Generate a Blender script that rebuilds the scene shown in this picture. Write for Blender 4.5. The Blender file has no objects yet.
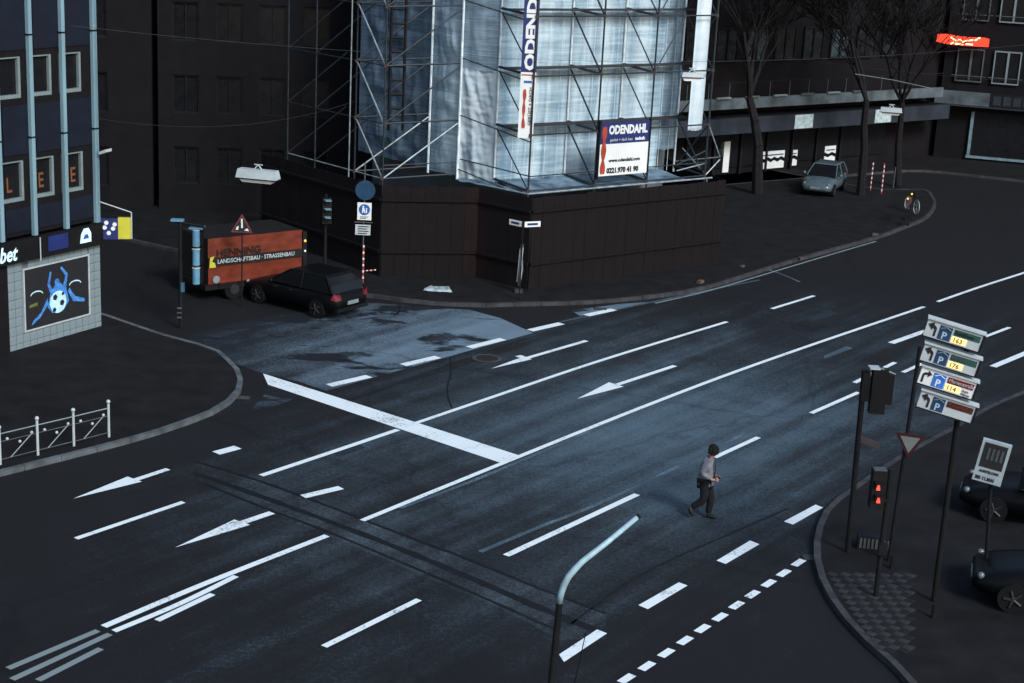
import bpy, bmesh, math, random
from mathutils import Vector, Matrix, Euler, noise
random.seed(7)
SC = bpy.context.scene
COL = SC.collection
PI = math.pi

# ------------------------------------------------------------------ camera
F, PITCH, ROLL, CH = 1600.0, math.radians(15.5), math.radians(2.9), 13.6
fw = Vector((0, math.cos(PITCH), -math.sin(PITCH)))
r0 = Vector((1, 0, 0)); u0 = r0.cross(fw)
rt = math.cos(ROLL)*r0 + math.sin(ROLL)*u0
up = -math.sin(ROLL)*r0 + math.cos(ROLL)*u0
cam_d = bpy.data.cameras.new('camera'); cam = bpy.data.objects.new('camera', cam_d); COL.objects.link(cam)
m = Matrix((rt, up, -fw)).transposed().to_4x4(); m.translation = (0, 0, CH)
cam.matrix_world = m
cam_d.sensor_width = 36; cam_d.lens = 36*F/1024; cam_d.clip_end = 600; cam_d.clip_start = 0.2
SC.camera = cam

# ------------------------------------------------------------------ sky, sun, exposure
SUN_EL, SUN_AZ = math.radians(36), math.radians(145)     # azimuth from +Y towards +X : soft sun behind the camera's right shoulder
w = bpy.data.worlds.new('World'); SC.world = w; w.use_nodes = True
nt = w.node_tree; bg = nt.nodes['Background']
sky = nt.nodes.new('ShaderNodeTexSky'); sky.sky_type = 'NISHITA'; sky.sun_disc = False
sky.sun_elevation = SUN_EL; sky.sun_rotation = SUN_AZ
sky.air_density = 1.3; sky.dust_density = 2.5; sky.ozone_density = 2.0
bg.inputs[1].default_value = 0.10
nt.links.new(sky.outputs[0], bg.inputs[0])
sd = bpy.data.lights.new('sun', 'SUN'); sd.energy = 1.5; sd.angle = math.radians(16); sd.color = (.90, .96, 1.0)
sun = bpy.data.objects.new('sun', sd); COL.objects.link(sun)
sdir = Vector((math.sin(SUN_AZ)*math.cos(SUN_EL), math.cos(SUN_AZ)*math.cos(SUN_EL), math.sin(SUN_EL)))
sun.rotation_euler = sdir.to_track_quat('Z', 'Y').to_euler(); sun.location = sdir*60
SC.view_settings.view_transform = 'Standard'; SC.view_settings.look = 'None'
SC.view_settings.exposure = 1.0; SC.view_settings.gamma = 1
SC.render.engine = 'CYCLES'
SC.cycles.use_denoising = True
SC.cycles.max_bounces = 5

# ------------------------------------------------------------------ helpers: photo point -> place in the world
def ray(px, py): return fw + rt*((px-512)/F) + up*((341.5-py)/F)
def G(px, py, z=0.0):
    d = ray(px, py); t = (z-CH)/d.z
    return Vector((d.x*t, d.y*t, z))
def PLN(px, py, O, a):
    d = ray(px, py); n = Vector((-a[1], a[0], 0)); o = Vector((O[0], O[1], 0))
    t = ((o-Vector((0, 0, CH))).dot(n))/d.dot(n); P = Vector((0, 0, CH))+d*t
    return (P-o).dot(Vector((a[0], a[1], 0))), P.z

# ------------------------------------------------------------------ materials
MATS = {}
def mat(name, col, rough=.6, var=.25, scale=3.0, bump=0.0, metal=0.0, spec=.3, bscale=None, emit=None, trans=0, streak=None):
    if name in MATS: return MATS[name]
    M = bpy.data.materials.new(name); M.use_nodes = True; n = M.node_tree; B = n.nodes['Principled BSDF']
    tc = n.nodes.new('ShaderNodeTexCoord'); mp = n.nodes.new('ShaderNodeMapping'); n.links.new(tc.outputs['Object'], mp.inputs[0])
    if streak: mp.inputs['Scale'].default_value = streak
    nz = n.nodes.new('ShaderNodeTexNoise'); nz.inputs['Scale'].default_value = scale; nz.inputs['Detail'].default_value = 5
    n.links.new(mp.outputs[0], nz.inputs['Vector'])
    rp = n.nodes.new('ShaderNodeValToRGB')
    rp.color_ramp.elements[0].position = .3; rp.color_ramp.elements[1].position = .72
    rp.color_ramp.elements[0].color = tuple(c*(1-var) for c in col)+(1,)
    rp.color_ramp.elements[1].color = tuple(min(1, c*(1+var)) for c in col)+(1,)
    n.links.new(nz.outputs['Fac'], rp.inputs[0]); n.links.new(rp.outputs[0], B.inputs['Base Color'])
    B.inputs['Roughness'].default_value = rough; B.inputs['Metallic'].default_value = metal
    B.inputs['Specular IOR Level'].default_value = spec
    if bump:
        b = n.nodes.new('ShaderNodeBump'); b.inputs['Strength'].default_value = bump; b.inputs['Distance'].default_value = .02
        n2 = n.nodes.new('ShaderNodeTexNoise'); n2.inputs['Scale'].default_value = bscale or scale*8; n2.inputs['Detail'].default_value = 4
        n.links.new(tc.outputs['Object'], n2.inputs['Vector']); n.links.new(n2.outputs['Fac'], b.inputs['Height']); n.links.new(b.outputs[0], B.inputs['Normal'])
    if emit:
        B.inputs['Emission Color'].default_value = emit[0]+(1,); B.inputs['Emission Strength'].default_value = emit[1]
    M['B'] = 1
    MATS[name] = M
    return M

M = dict(
 dark_metal = mat('dark_metal', (.0075, .0078, .0095), .6, .3, spec=.14),
 black = mat('black_plastic', (.0065, .0065, .0075), .6, .2, spec=.14),
 rubber = mat('rubber', (.007, .007, .008), .85, .2, spec=.1),
 grey_metal = mat('galvanised_steel', (.32, .36, .38), .45, .25, 6, metal=.4),
 pale_metal = mat('pale_painted_metal', (.33, .38, .4), .45, .12, 3),
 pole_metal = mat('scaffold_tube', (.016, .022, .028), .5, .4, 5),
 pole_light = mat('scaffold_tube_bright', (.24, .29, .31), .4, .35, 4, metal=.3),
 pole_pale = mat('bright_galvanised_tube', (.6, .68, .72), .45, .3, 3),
 pole_rust = mat('scaffold_coupler', (.05, .028, .02), .7, .4, 9),
 plank = mat('scaffold_plank', (.025, .02, .018), .8, .4, 5, streak=(1, 6, 6)),
 white = mat('white_sign_paint', (.6, .62, .62), .5, .05, 4),
 off_white = mat('grey_white_sign_face', (.36, .4, .42), .5, .1, 4),
 blue = mat('dark_blue_print', (.012, .022, .11), .5, .15),
 sign_blue = mat('traffic_sign_blue', (.02, .085, .28), .4, .15),
 pale_blue = mat('pale_blue_signal_backboard', (.09, .22, .33), .4, .2, 6),
 orange_print = mat('orange_red_print', (.3, .045, .025), .5, .2),
 red = mat('red_paint', (.36, .03, .03), .4, .15),
 dark_red = mat('dark_red_panel', (.13, .012, .02), .4, .2),
 dark_green = mat('dark_green_panel', (.02, .06, .055), .4, .2),
 black_print = mat('black_print', (.015, .015, .018), .5, .1),
 yellow = mat('yellow_panel', (.42, .4, .04), .4, .1),
 navy = mat('navy_facade_panel', (.004, .0065, .015), .5, .3, 2),
 facade = mat('dark_stone_facade', (.0086, .0082, .0098), .85, .15, 2, spec=.06),
 facade2 = mat('dark_brown_facade', (.0088, .0080, .0092), .85, .15, 1.2, spec=.06),
 glass = mat('dark_window_glass', (.0085, .0088, .0105), .15, .2, spec=.3),
 frame = mat('window_frame_pale', (.15, .19, .2), .5, .12),
 frame_dim = mat('window_frame_weathered', (.06, .07, .075), .5, .3),
 pilaster = mat('pale_aluminium_fin', (.16, .26, .31), .4, .16, .8, streak=(3, 3, .6)),
 tile = mat('grey_wall_tile', (.17, .215, .235), .35, .16, 2.5),
 grout = mat('dark_grout', (.09, .1, .11), .8, .2),
 orange_letter = mat('orange_letter', (.16, .06, .022), .5, .15),
 skin = mat('skin', (.3, .17, .13), .5, .1, 20),
 hair = mat('dark_hair', (.005, .0045, .0045), .95, .3, 60),
 jacket = mat('grey_beige_jacket', (.15, .16, .19), .85, .2, 12, .3),
 shirt = mat('dark_shirt', (.006, .006, .008), .8, .2),
 trousers = mat('black_trousers', (.005, .0055, .008), .85, .3, 12),
 shoe = mat('dark_shoe', (.007, .006, .006), .6, .3),
 pavement = mat('pavement_asphalt', (.0085, .0085, .0095), .85, .35, 1.3, .4, spec=.12, bscale=25),
 kerb = mat('granite_kerb', (.07, .082, .09), .7, .4, 2.5, .3, spec=.25),
 kerb_dim = mat('weathered_kerb', (.036, .036, .04), .75, .4, 2.5, .3, spec=.15),
 paver_light = mat('light_paver', (.026, .026, .029), .8, .3, 3, spec=.15),
 paver_dark = mat('dark_paver', (.011, .011, .012), .8, .3, 3, spec=.15),
 hoarding = mat('brown_hoarding_board', (.0088, .0074, .0080), .9, .12, 1.5, .1, spec=.08, streak=(6, 6, .7)),
 hoarding_red = mat('red_brown_hoarding_board', (.0125, .008, .008), .9, .2, 1.5, .2, spec=.08, streak=(6, 6, .7)),
 building_core = mat('old_plaster_behind_sheets', (.1, .11, .12), .9, .2, 1),
 bark = mat('dark_bark', (.0115, .0105, .0115), .9, .3, 8, .4, spec=.1),
 car_black = mat('black_car_paint', (.003, .0032, .004), .35, .1, spec=.1),
 car_navy = mat('blue_grey_car_paint', (.06, .085, .1), .22, .15, spec=.5),
 car_glass = mat('car_glass', (.006, .007, .008), .1, .1, spec=.25),
 rim = mat('wheel_rim', (.022, .024, .026), .45, .2, 9, spec=.15),
 tail = mat('tail_lamp', (.11, .01, .016), .2, .2, spec=.5),
 lamp_white = mat('lamp_glass', (.75, .78, .8), .2, .1, spec=.5),
 tarp_black = mat('black_tarp_band', (.007, .0065, .006), .6, .3),
 concrete = mat('pale_concrete_band', (.07, .088, .1), .8, .5, 1.2, spec=.15),
 concrete_dim = mat('dim_concrete_band', (.02, .025, .034), .8, .4, .8, spec=.15),
 red_lit = mat('red_lamp_lit', (.6, .05, .03), .3, .1, emit=((1, .08, .06), .7)),
 sign_lit = mat('red_sign_lit', (.6, .06, .03), .4, .1, emit=((1, .035, .012), .6)),
 sign_text_lit = mat('sign_letters_lit', (.9, .8, .5), .4, .1, emit=((1, .78, .42), .9)),
 amber_lit = mat('amber_lamp_lit', (.8, .4, .1), .3, .1, emit=((1, .42, .06), .6)),
 digit_lit = mat('amber_digit_field', (.55, .4, .16), .4, .1, 9, emit=((1, .72, .3), .55)),
 bet_lit = mat('pale_blue_letters_lit', (.5, .7, .8), .4, .1, emit=((.35, .62, .75), .3)),
)

def tarp_mat():
    Mt = mat('orange_tarpaulin', (.115, .018, .007), .55, .35, 1.6, .6, bscale=3, streak=(1, 1, 2.4)); return Mt
M['tarp'] = tarp_mat()

def paint_mat(name, base, wear, seed):
    Mx = bpy.data.materials.new(name); Mx.use_nodes = True; n = Mx.node_tree; B = n.nodes['Principled BSDF']
    tc = n.nodes.new('ShaderNodeTexCoord')
    n1 = n.nodes.new('ShaderNodeTexNoise'); n1.noise_dimensions = '4D'; n1.inputs['W'].default_value = seed; n1.inputs['Scale'].default_value = 14; n1.inputs['Detail'].default_value = 8; n1.inputs['Roughness'].default_value = .75
    n2 = n.nodes.new('ShaderNodeTexNoise'); n2.inputs['Scale'].default_value = 1.1; n2.inputs['Detail'].default_value = 3
    n.links.new(tc.outputs['Object'], n1.inputs['Vector']); n.links.new(tc.outputs['Object'], n2.inputs['Vector'])
    ad = n.nodes.new('ShaderNodeMath'); ad.operation = 'MULTIPLY_ADD'; ad.inputs[1].default_value = .5
    n.links.new(n2.outputs['Fac'], ad.inputs[0]); n.links.new(n1.outputs['Fac'], ad.inputs[2])
    rp = n.nodes.new('ShaderNodeValToRGB'); rp.color_ramp.elements[0].position = wear; rp.color_ramp.elements[1].position = wear+.16
    rp.color_ramp.elements[0].color = (.04, .062, .08, 1); rp.color_ramp.elements[1].color = base+(1,)
    n.links.new(ad.outputs[0], rp.inputs[0]); n.links.new(rp.outputs[0], B.inputs['Base Color'])
    B.inputs['Roughness'].default_value = .55; B.inputs['Specular IOR Level'].default_value = .2
    return Mx
M['paint'] = paint_mat('road_paint', (.6, .67, .7), .535, 1)
M['paint_worn'] = paint_mat('worn_road_paint', (.16, .2, .21), .5, 3)
M['paint_ghost'] = paint_mat('nearly_gone_road_paint', (.12, .19, .24), .74, 5)

def asphalt_mat(name, dark, light, centre=None, bias=0.0, stain=False):
    """asphalt: fine aggregate, wheel-track streaks along the road, and a pool of light put into the colour around a centre"""
    Mx = bpy.data.materials.new(name); Mx.use_nodes = True; n = Mx.node_tree; L = n.links; B = n.nodes['Principled BSDF']
    tc = n.nodes.new('ShaderNodeTexCoord')
    def noise_(sc, det=4, rough=.55, vec=None, dist=0):
        q = n.nodes.new('ShaderNodeTexNoise'); q.inputs['Scale'].default_value = sc; q.inputs['Detail'].default_value = det
        q.inputs['Roughness'].default_value = rough; q.inputs['Distortion'].default_value = dist
        L.new(vec or tc.outputs['Object'], q.inputs['Vector']); return q.outputs['Fac']
    def mth(op, a, b=None, c=None):
        q = n.nodes.new('ShaderNodeMath'); q.operation = op
        for i, v in enumerate((a, b, c)):
            if v is None: continue
            if isinstance(v, (int, float)): q.inputs[i].default_value = v
            else: L.new(v, q.inputs[i])
        return q.outputs[0]
    rot = n.nodes.new('ShaderNodeMapping'); rot.inputs['Rotation'].default_value = (0, 0, math.radians(-54)); L.new(tc.outputs['Object'], rot.inputs[0])
    st = n.nodes.new('ShaderNodeMapping'); st.inputs['Scale'].default_value = (.05, 1.0, 1); L.new(rot.outputs[0], st.inputs[0])
    streak = noise_(1.1, 4, .6, st.outputs[0])
    big = noise_(.16, 3, .5, dist=.6)
    mid = noise_(.9, 5, .6)
    fine = noise_(38, 3, .7)
    v = mth('MULTIPLY', mth('SUBTRACT', streak, .5), .95)
    v = mth('ADD', v, mth('MULTIPLY', mth('SUBTRACT', mid, .5), .45))
    v = mth('ADD', v, mth('MULTIPLY', mth('SUBTRACT', big, .5), .5))
    v = mth('ADD', v, mth('MULTIPLY', mth('SUBTRACT', noise_(9, 6, .8), .5), 1.1))
    v = mth('ADD', v, bias)
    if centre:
        # lit middle and dark rim painted into the colour, in road coordinates (along, across)
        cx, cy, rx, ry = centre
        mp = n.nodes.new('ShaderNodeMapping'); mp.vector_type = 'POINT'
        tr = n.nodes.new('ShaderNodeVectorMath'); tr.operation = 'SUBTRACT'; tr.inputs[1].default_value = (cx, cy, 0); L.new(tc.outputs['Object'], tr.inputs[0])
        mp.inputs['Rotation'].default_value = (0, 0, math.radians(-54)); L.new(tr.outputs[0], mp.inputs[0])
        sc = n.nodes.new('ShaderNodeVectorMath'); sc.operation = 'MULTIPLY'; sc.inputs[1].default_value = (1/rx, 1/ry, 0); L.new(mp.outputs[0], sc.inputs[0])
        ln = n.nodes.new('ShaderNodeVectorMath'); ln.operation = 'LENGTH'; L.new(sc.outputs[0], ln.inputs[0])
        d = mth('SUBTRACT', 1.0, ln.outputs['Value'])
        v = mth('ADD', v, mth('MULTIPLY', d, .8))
    v = mth('ADD', v, mth('MULTIPLY', mth('SUBTRACT', fine, .5), 1.6))
    if stain:   # oily drips and tyre scuffs, drawn out along the side street's mouth
        sm = n.nodes.new('ShaderNodeMapping'); sm.inputs['Scale'].default_value = (.28, .62, 1); L.new(tc.outputs['Object'], sm.inputs[0])
        q = noise_(1.15, 7, .62, sm.outputs[0], .5); mr = n.nodes.new('ShaderNodeMapRange'); mr.inputs[1].default_value = .54; mr.inputs[2].default_value = .6; mr.inputs[4].default_value = .75; L.new(q, mr.inputs[0])
        v = mth('SUBTRACT', v, mr.outputs[0])
    rp = n.nodes.new('ShaderNodeValToRGB'); rp.color_ramp.interpolation = 'EASE'
    rp.color_ramp.elements[0].position = 0.0; rp.color_ramp.elements[1].position = 1.0
    rp.color_ramp.elements[0].color = dark+(1,); rp.color_ramp.elements[1].color = light+(1,)
    L.new(v, rp.inputs[0])
    # cracks
    vo = n.nodes.new('ShaderNodeTexVoronoi'); vo.feature = 'DISTANCE_TO_EDGE'; vo.inputs['Scale'].default_value = .085
    wv = n.nodes.new('ShaderNodeTexNoise'); wv.inputs['Scale'].default_value = .9; wv.inputs['Detail'].default_value = 6; L.new(tc.outputs['Object'], wv.inputs['Vector'])
    mx = n.nodes.new('ShaderNodeVectorMath'); mx.operation = 'MULTIPLY_ADD'; mx.inputs[1].default_value = (1.6, 1.6, 0); L.new(wv.outputs['Color'], mx.inputs[0]); L.new(tc.outputs['Object'], mx.inputs[2])
    L.new(mx.outputs[0], vo.inputs['Vector'])
    ck = n.nodes.new('ShaderNodeValToRGB'); ck.color_ramp.elements[0].position = .002; ck.color_ramp.elements[1].position = .008
    ck.color_ramp.elements[0].color = (.72, .72, .74, 1); ck.color_ramp.elements[1].color = (1, 1, 1, 1); L.new(vo.outputs['Distance'], ck.inputs[0])
    mu = n.nodes.new('ShaderNodeMix'); mu.data_type = 'RGBA'; mu.blend_type = 'MULTIPLY'; mu.inputs['Factor'].default_value = 1
    L.new(rp.outputs[0], mu.inputs['A']); L.new(ck.outputs[0], mu.inputs['B']); L.new(mu.outputs['Result'], B.inputs['Base Color'])
    B.inputs['Roughness'].default_value = .75; B.inputs['Specular IOR Level'].default_value = .15
    bp = n.nodes.new('ShaderNodeBump'); bp.inputs['Strength'].default_value = .5; bp.inputs['Distance'].default_value = .012
    L.new(noise_(70, 2, .6), bp.inputs['Height']); L.new(bp.outputs[0], B.inputs['Normal'])
    return Mx
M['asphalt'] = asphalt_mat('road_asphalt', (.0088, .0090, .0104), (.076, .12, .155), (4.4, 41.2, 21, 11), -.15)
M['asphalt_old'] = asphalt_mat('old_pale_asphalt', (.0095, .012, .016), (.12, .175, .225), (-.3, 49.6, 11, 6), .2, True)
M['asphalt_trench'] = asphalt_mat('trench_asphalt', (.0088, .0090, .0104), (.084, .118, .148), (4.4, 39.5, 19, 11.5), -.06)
M['tar'] = mat('tar_seam', (.0045, .005, .0065), .6, .3, 3, spec=.2)
M['ground'] = mat('ground_soil', (.01, .01, .011), .9, .3, .3, spec=.1)

def sheet_mat(name, col, dark, rip=9.0):
    Mx = bpy.data.materials.new(name); Mx.use_nodes = True; n = Mx.node_tree; L = n.links; B = n.nodes['Principled BSDF']
    tc = n.nodes.new('ShaderNodeTexCoord'); mp = n.nodes.new('ShaderNodeMapping'); mp.inputs['Scale'].default_value = (.5, .5, rip); L.new(tc.outputs['Object'], mp.inputs[0])
    mv = n.nodes.new('ShaderNodeMapping'); mv.inputs['Scale'].default_value = (2.2, 2.2, .12); L.new(tc.outputs['Object'], mv.inputs[0]); nv = n.nodes.new('ShaderNodeTexNoise'); nv.inputs['Scale'].default_value = 1.0; nv.inputs['Detail'].default_value = 4; L.new(mv.outputs[0], nv.inputs['Vector'])
    md = n.nodes.new('ShaderNodeMath'); md.operation = 'MULTIPLY_ADD'; md.inputs[1].default_value = .7; L.new(nv.outputs['Fac'], md.inputs[0])
    nz = n.nodes.new('ShaderNodeTexNoise'); nz.inputs['Scale'].default_value = 1.0; nz.inputs['Detail'].default_value = 6; nz.inputs['Roughness'].default_value = .65; L.new(mp.outputs[0], nz.inputs['Vector'])
    rp = n.nodes.new('ShaderNodeValToRGB'); rp.color_ramp.elements[0].position = .48; rp.color_ramp.elements[1].position = .76
    rp.color_ramp.elements[0].color = dark+(1,); rp.color_ramp.elements[1].color = col+(1,)
    mh_ = n.nodes.new('ShaderNodeMath'); mh_.operation = 'MULTIPLY'; mh_.inputs[1].default_value = .55; L.new(nz.outputs['Fac'], mh_.inputs[0]); L.new(mh_.outputs[0], md.inputs[2])
    L.new(md.outputs[0], rp.inputs[0]); L.new(rp.outputs[0], B.inputs['Base Color'])
    B.inputs['Roughness'].default_value = .7; B.inputs['Specular IOR Level'].default_value = .18
    bp = n.nodes.new('ShaderNodeBump'); bp.inputs['Strength'].default_value = .7; bp.inputs['Distance'].default_value = .05
    L.new(nz.outputs['Fac'], bp.inputs['Height']); L.new(bp.outputs[0], B.inputs['Normal'])
    tr = n.nodes.new('ShaderNodeBsdfTranslucent'); L.new(rp.outputs[0], tr.inputs[0])
    mx = n.nodes.new('ShaderNodeMixShader'); mx.inputs[0].default_value = .25; L.new(B.outputs[0], mx.inputs[1]); L.new(tr.outputs[0], mx.inputs[2])
    L.new(mx.outputs[0], n.nodes['Material Output'].inputs[0])
    return Mx
M['sheet'] = sheet_mat('translucent_sheeting', (.6, .75, .84), (.2, .32, .42))
M['sheet_blue'] = sheet_mat('shaded_blue_netting', (.19, .27, .36), (.06, .1, .15))  # darker copy of the sheeting; the left facade's shade is in its colour
M['deck_net'] = sheet_mat('deck_netting', (.22, .32, .41), (.05, .09, .13), 3)
M['sheet_white'] = sheet_mat('white_plastic_sheet', (.72, .8, .85), (.42, .54, .62), 1.2)
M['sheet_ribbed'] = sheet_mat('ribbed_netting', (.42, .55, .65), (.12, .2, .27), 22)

# ------------------------------------------------------------------ geometry collectors
class MB:
    def __init__(s): s.v = []; s.f = []; s.smooth = False
    def add(s, vs, fs):
        o = len(s.v); s.v += [tuple(q) for q in vs]; s.f += [tuple(i+o for i in f) for f in fs]; return s
    def box(s, x0, x1, y0, y1, z0, z1):
        return s.add([(x0,y0,z0),(x1,y0,z0),(x1,y1,z0),(x0,y1,z0),(x0,y0,z1),(x1,y0,z1),(x1,y1,z1),(x0,y1,z1)],
              [(0,3,2,1),(4,5,6,7),(0,1,5,4),(1,2,6,5),(2,3,7,6),(3,0,4,7)])
    def tube(s, a, b, r=.024, n=6, r2=None):
        a = Vector(a); b = Vector(b); d = b-a
        if d.length < 1e-6: return s
        d.normalize(); q = Vector((0, 0, 1)) if abs(d.z) < .9 else Vector((1, 0, 0))
        u = d.cross(q).normalized(); v = d.cross(u); r2 = r if r2 is None else r2
        vs = [a+(u*math.cos(2*PI*i/n)+v*math.sin(2*PI*i/n))*r for i in range(n)]+[b+(u*math.cos(2*PI*i/n)+v*math.sin(2*PI*i/n))*r2 for i in range(n)]
        fs = [(i, (i+1) % n, (i+1) % n+n, i+n) for i in range(n)]+[tuple(range(n))[::-1], tuple(range(n, 2*n))]
        return s.add(vs, fs)
    def path(s, pts, r=.03, n=8):
        for a, b in zip(pts, pts[1:]): s.tube(a, b, r, n)
        return s
    def sweep(s, pts, rr, n=14):
        P = [Vector(p) for p in pts]; o = len(s.v); ref = Vector((0, 1, 0))
        for i, p in enumerate(P):
            d = (P[min(i+1, len(P)-1)]-P[max(i-1, 0)]).normalized(); u_ = d.cross(ref).normalized(); v_ = d.cross(u_)
            s.v += [tuple(p+(u_*math.cos(2*PI*k/n)+v_*math.sin(2*PI*k/n))*rr[i]) for k in range(n)]
        for i in range(len(P)-1): s.f += [(o+i*n+k, o+i*n+(k+1) % n, o+(i+1)*n+(k+1) % n, o+(i+1)*n+k) for k in range(n)]
        s.f += [tuple(range(o, o+n))[::-1], tuple(range(o+(len(P)-1)*n, o+len(P)*n))]; s.smooth = True; return s
    def prism(s, pts, z0, z1):
        n = len(pts)
        return s.add([(p[0], p[1], z0) for p in pts]+[(p[0], p[1], z1) for p in pts],
              [tuple(range(n))[::-1], tuple(range(n, 2*n))]+[(i, (i+1) % n, (i+1) % n+n, i+n) for i in range(n)])
    def prism_xz(s, pts, y0, y1):   # outline in x,z pushed along y
        n = len(pts)
        return s.add([(p[0], y0, p[1]) for p in pts]+[(p[0], y1, p[1]) for p in pts],
              [tuple(range(n)), tuple(range(n, 2*n))[::-1]]+[((i+1) % n, i, i+n, (i+1) % n+n) for i in range(n)])
    def disc_xz(s, cx, cz, r, y0, y1, n=20, rx=None):
        return s.prism_xz([(cx+(rx or r)*math.cos(2*PI*i/n), cz+r*math.sin(2*PI*i/n)) for i in range(n)], y0, y1)
    def ball(s, c, r, n=8):
        c = Vector(c); vs = [c+Vector((0, 0, r))]; m_ = n//2
        for j in range(1, m_):
            t = PI*j/m_
            vs += [c+Vector((math.sin(t)*math.cos(2*PI*i/n), math.sin(t)*math.sin(2*PI*i/n), math.cos(t)))*r for i in range(n)]
        vs.append(c-Vector((0, 0, r))); fs = [(0, 1+i, 1+(i+1) % n) for i in range(n)]
        for j in range(m_-2):
            fs += [(1+j*n+i, 1+(j+1)*n+i, 1+(j+1)*n+(i+1) % n, 1+j*n+(i+1) % n) for i in range(n)]
        e = len(vs)-1; b = 1+(m_-2)*n
        fs += [(e, b+(i+1) % n, b+i) for i in range(n)]
        s.smooth = True
        return s.add(vs, fs)
    def mesh(s, name, mt):
        me = bpy.data.meshes.new(name); me.from_pydata(s.v, [], s.f); me.materials.append(mt)
        if s.smooth:
            for p in me.polygons: p.use_smooth = True
        me.update(); return me
    def build(s, name, mt, parent=None, loc=None, rot=None):
        return link(name, s.mesh(name, mt), parent, loc, rot)
def link(name, me, parent=None, loc=None, rot=None):
    o = bpy.data.objects.new(name, me); COL.objects.link(o)
    if parent: o.parent = parent
    if loc: o.location = loc
    if rot: o.rotation_euler = rot
    return o
def thing(name, label, cat, loc=(0, 0, 0), rz=0, group=None):
    o = bpy.data.objects.new(name, None); COL.objects.link(o); o.location = loc; o.rotation_euler = (0, 0, rz)
    o['label'] = label; o['category'] = cat
    if group: o['group'] = group
    return o
def tag(o, label=None, cat=None, group=None, kind=None):
    if label: o['label'] = label
    if cat: o['category'] = cat
    if group: o['group'] = group
    if kind: o['kind'] = kind
    return o
def lab(o, s): o['label'] = s; return o
def dup(root, loc=None, rz=None, label=None, group=None):
    r = root.copy(); COL.objects.link(r)
    if loc is not None: r.location = loc
    if rz is not None: r.rotation_euler = (0, 0, rz)
    if label: r['label'] = label
    if group: r['group'] = group
    for ch in list(root.children):
        c = ch.copy(); COL.objects.link(c); c.parent = r
        for g in list(ch.children):
            d = g.copy(); COL.objects.link(d); d.parent = c
    return r
def text(s, size, mt, parent, x, z, y=-.01, sx=1.0, name='lettering', bold=0.0, rot=0, align='LEFT', ext=.004, shear=0, spacing=1.0):
    """text standing in the local x-z plane, facing local -y"""
    c = bpy.data.curves.new('t', 'FONT'); c.body = s; c.size = size; c.align_x = align; c.extrude = ext; c.offset = bold; c.resolution_u = 2; c.shear = shear; c.space_character = spacing
    o = bpy.data.objects.new('t', c); COL.objects.link(o)
    dg = bpy.context.evaluated_depsgraph_get(); me = bpy.data.meshes.new_from_object(o.evaluated_get(dg))
    bpy.data.objects.remove(o)
    me.materials.clear(); me.materials.append(mt)
    me.transform(Matrix.Translation((x, y, z)) @ Matrix.Rotation(PI/2, 4, 'X') @ Matrix.Rotation(rot, 4, 'Z') @ Matrix.Diagonal((sx, 1, 1, 1)))
    return link(name, me, parent)

# =================================================================== THE GROUND
def flat(name, pts, z, mt, parent=None):
    bm = bmesh.new(); vs = [bm.verts.new((p[0], p[1], z)) for p in pts]; f = bm.faces.new(vs)
    if f.normal.z < 0: f.normal_flip()
    bmesh.ops.triangulate(bm, faces=bm.faces[:])
    for q in bm.faces:
        q.normal_update()
        if q.normal.z < 0: q.normal_flip()
    me = bpy.data.meshes.new(name); bm.to_mesh(me); bm.free(); me.materials.append(mt)
    return link(name, me, parent)
ground = tag(flat('ground', [(-220, -60), (220, -60), (220, 300), (-220, 300)], -.01, M['ground']), kind='structure')
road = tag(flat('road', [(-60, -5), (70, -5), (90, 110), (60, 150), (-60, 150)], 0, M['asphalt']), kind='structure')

def smooth_path(pts, n=6):
    out = []; P = [Vector(p[:2]) for p in pts]; P = [P[0]]+P+[P[-1]]
    for i in range(1, len(P)-2):
        for k in range(n):
            t = k/n; a, b, c, d = P[i-1], P[i], P[i+1], P[i+2]
            out.append(.5*((2*b)+(-a+c)*t+(2*a-5*b+4*c-d)*t*t+(-a+3*b-3*c+d)*t**3))
    out.append(P[-2]); return out
def arc_resample(pts, step):
    out = [pts[0].copy()]; acc = 0
    for a, b in zip(pts, pts[1:]):
        L = (b-a).length; t = step-acc
        while t <= L:
            out.append(a+(b-a)*(t/L)); t += step
        acc = (acc+L) % step
    return out
def pavement(line, far, mt_kerb, name='pavement', stones=True):
    """line = kerb line (road on its outside), far = the points closing the polygon"""
    K = smooth_path(line, 8)
    n = []
    for i, p in enumerate(K):
        a = K[max(i-1, 0)]; b = K[min(i+1, len(K)-1)]; t = (b-a).normalized(); n.append(Vector((-t.y, t.x)))
    # which side is inside?
    c = sum((Vector(q[:2]) for q in far), Vector((0, 0)))/len(far)
    mid = len(K)//2; sgn = 1 if (c-K[mid]).dot(n[mid]) > 0 else -1
    inner = [p+q*sgn*.15 for p, q in zip(K, n)]
    top = flat(name, [tuple(p) for p in inner]+[tuple(q[:2]) for q in far], .12, M['pavement'])
    tag(top, kind='structure')
    R = arc_resample(K, 1.0)
    # kerb stones laid end to end, each a piece of its own
    for a, b in zip(R, R[1:]):
        t = (b-a).normalized(); q = Vector((-t.y, t.x))*sgn; g = t*.008
        p = [a+g, b-g, b-g+q*.148, a+g+q*.148]
        z = .125+random.uniform(-.004, .006)
        MB().prism([tuple(v) for v in (p if sgn > 0 else p[::-1])], -.005, z).build('kerb_stone', mt_kerb, top)
    return top

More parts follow.
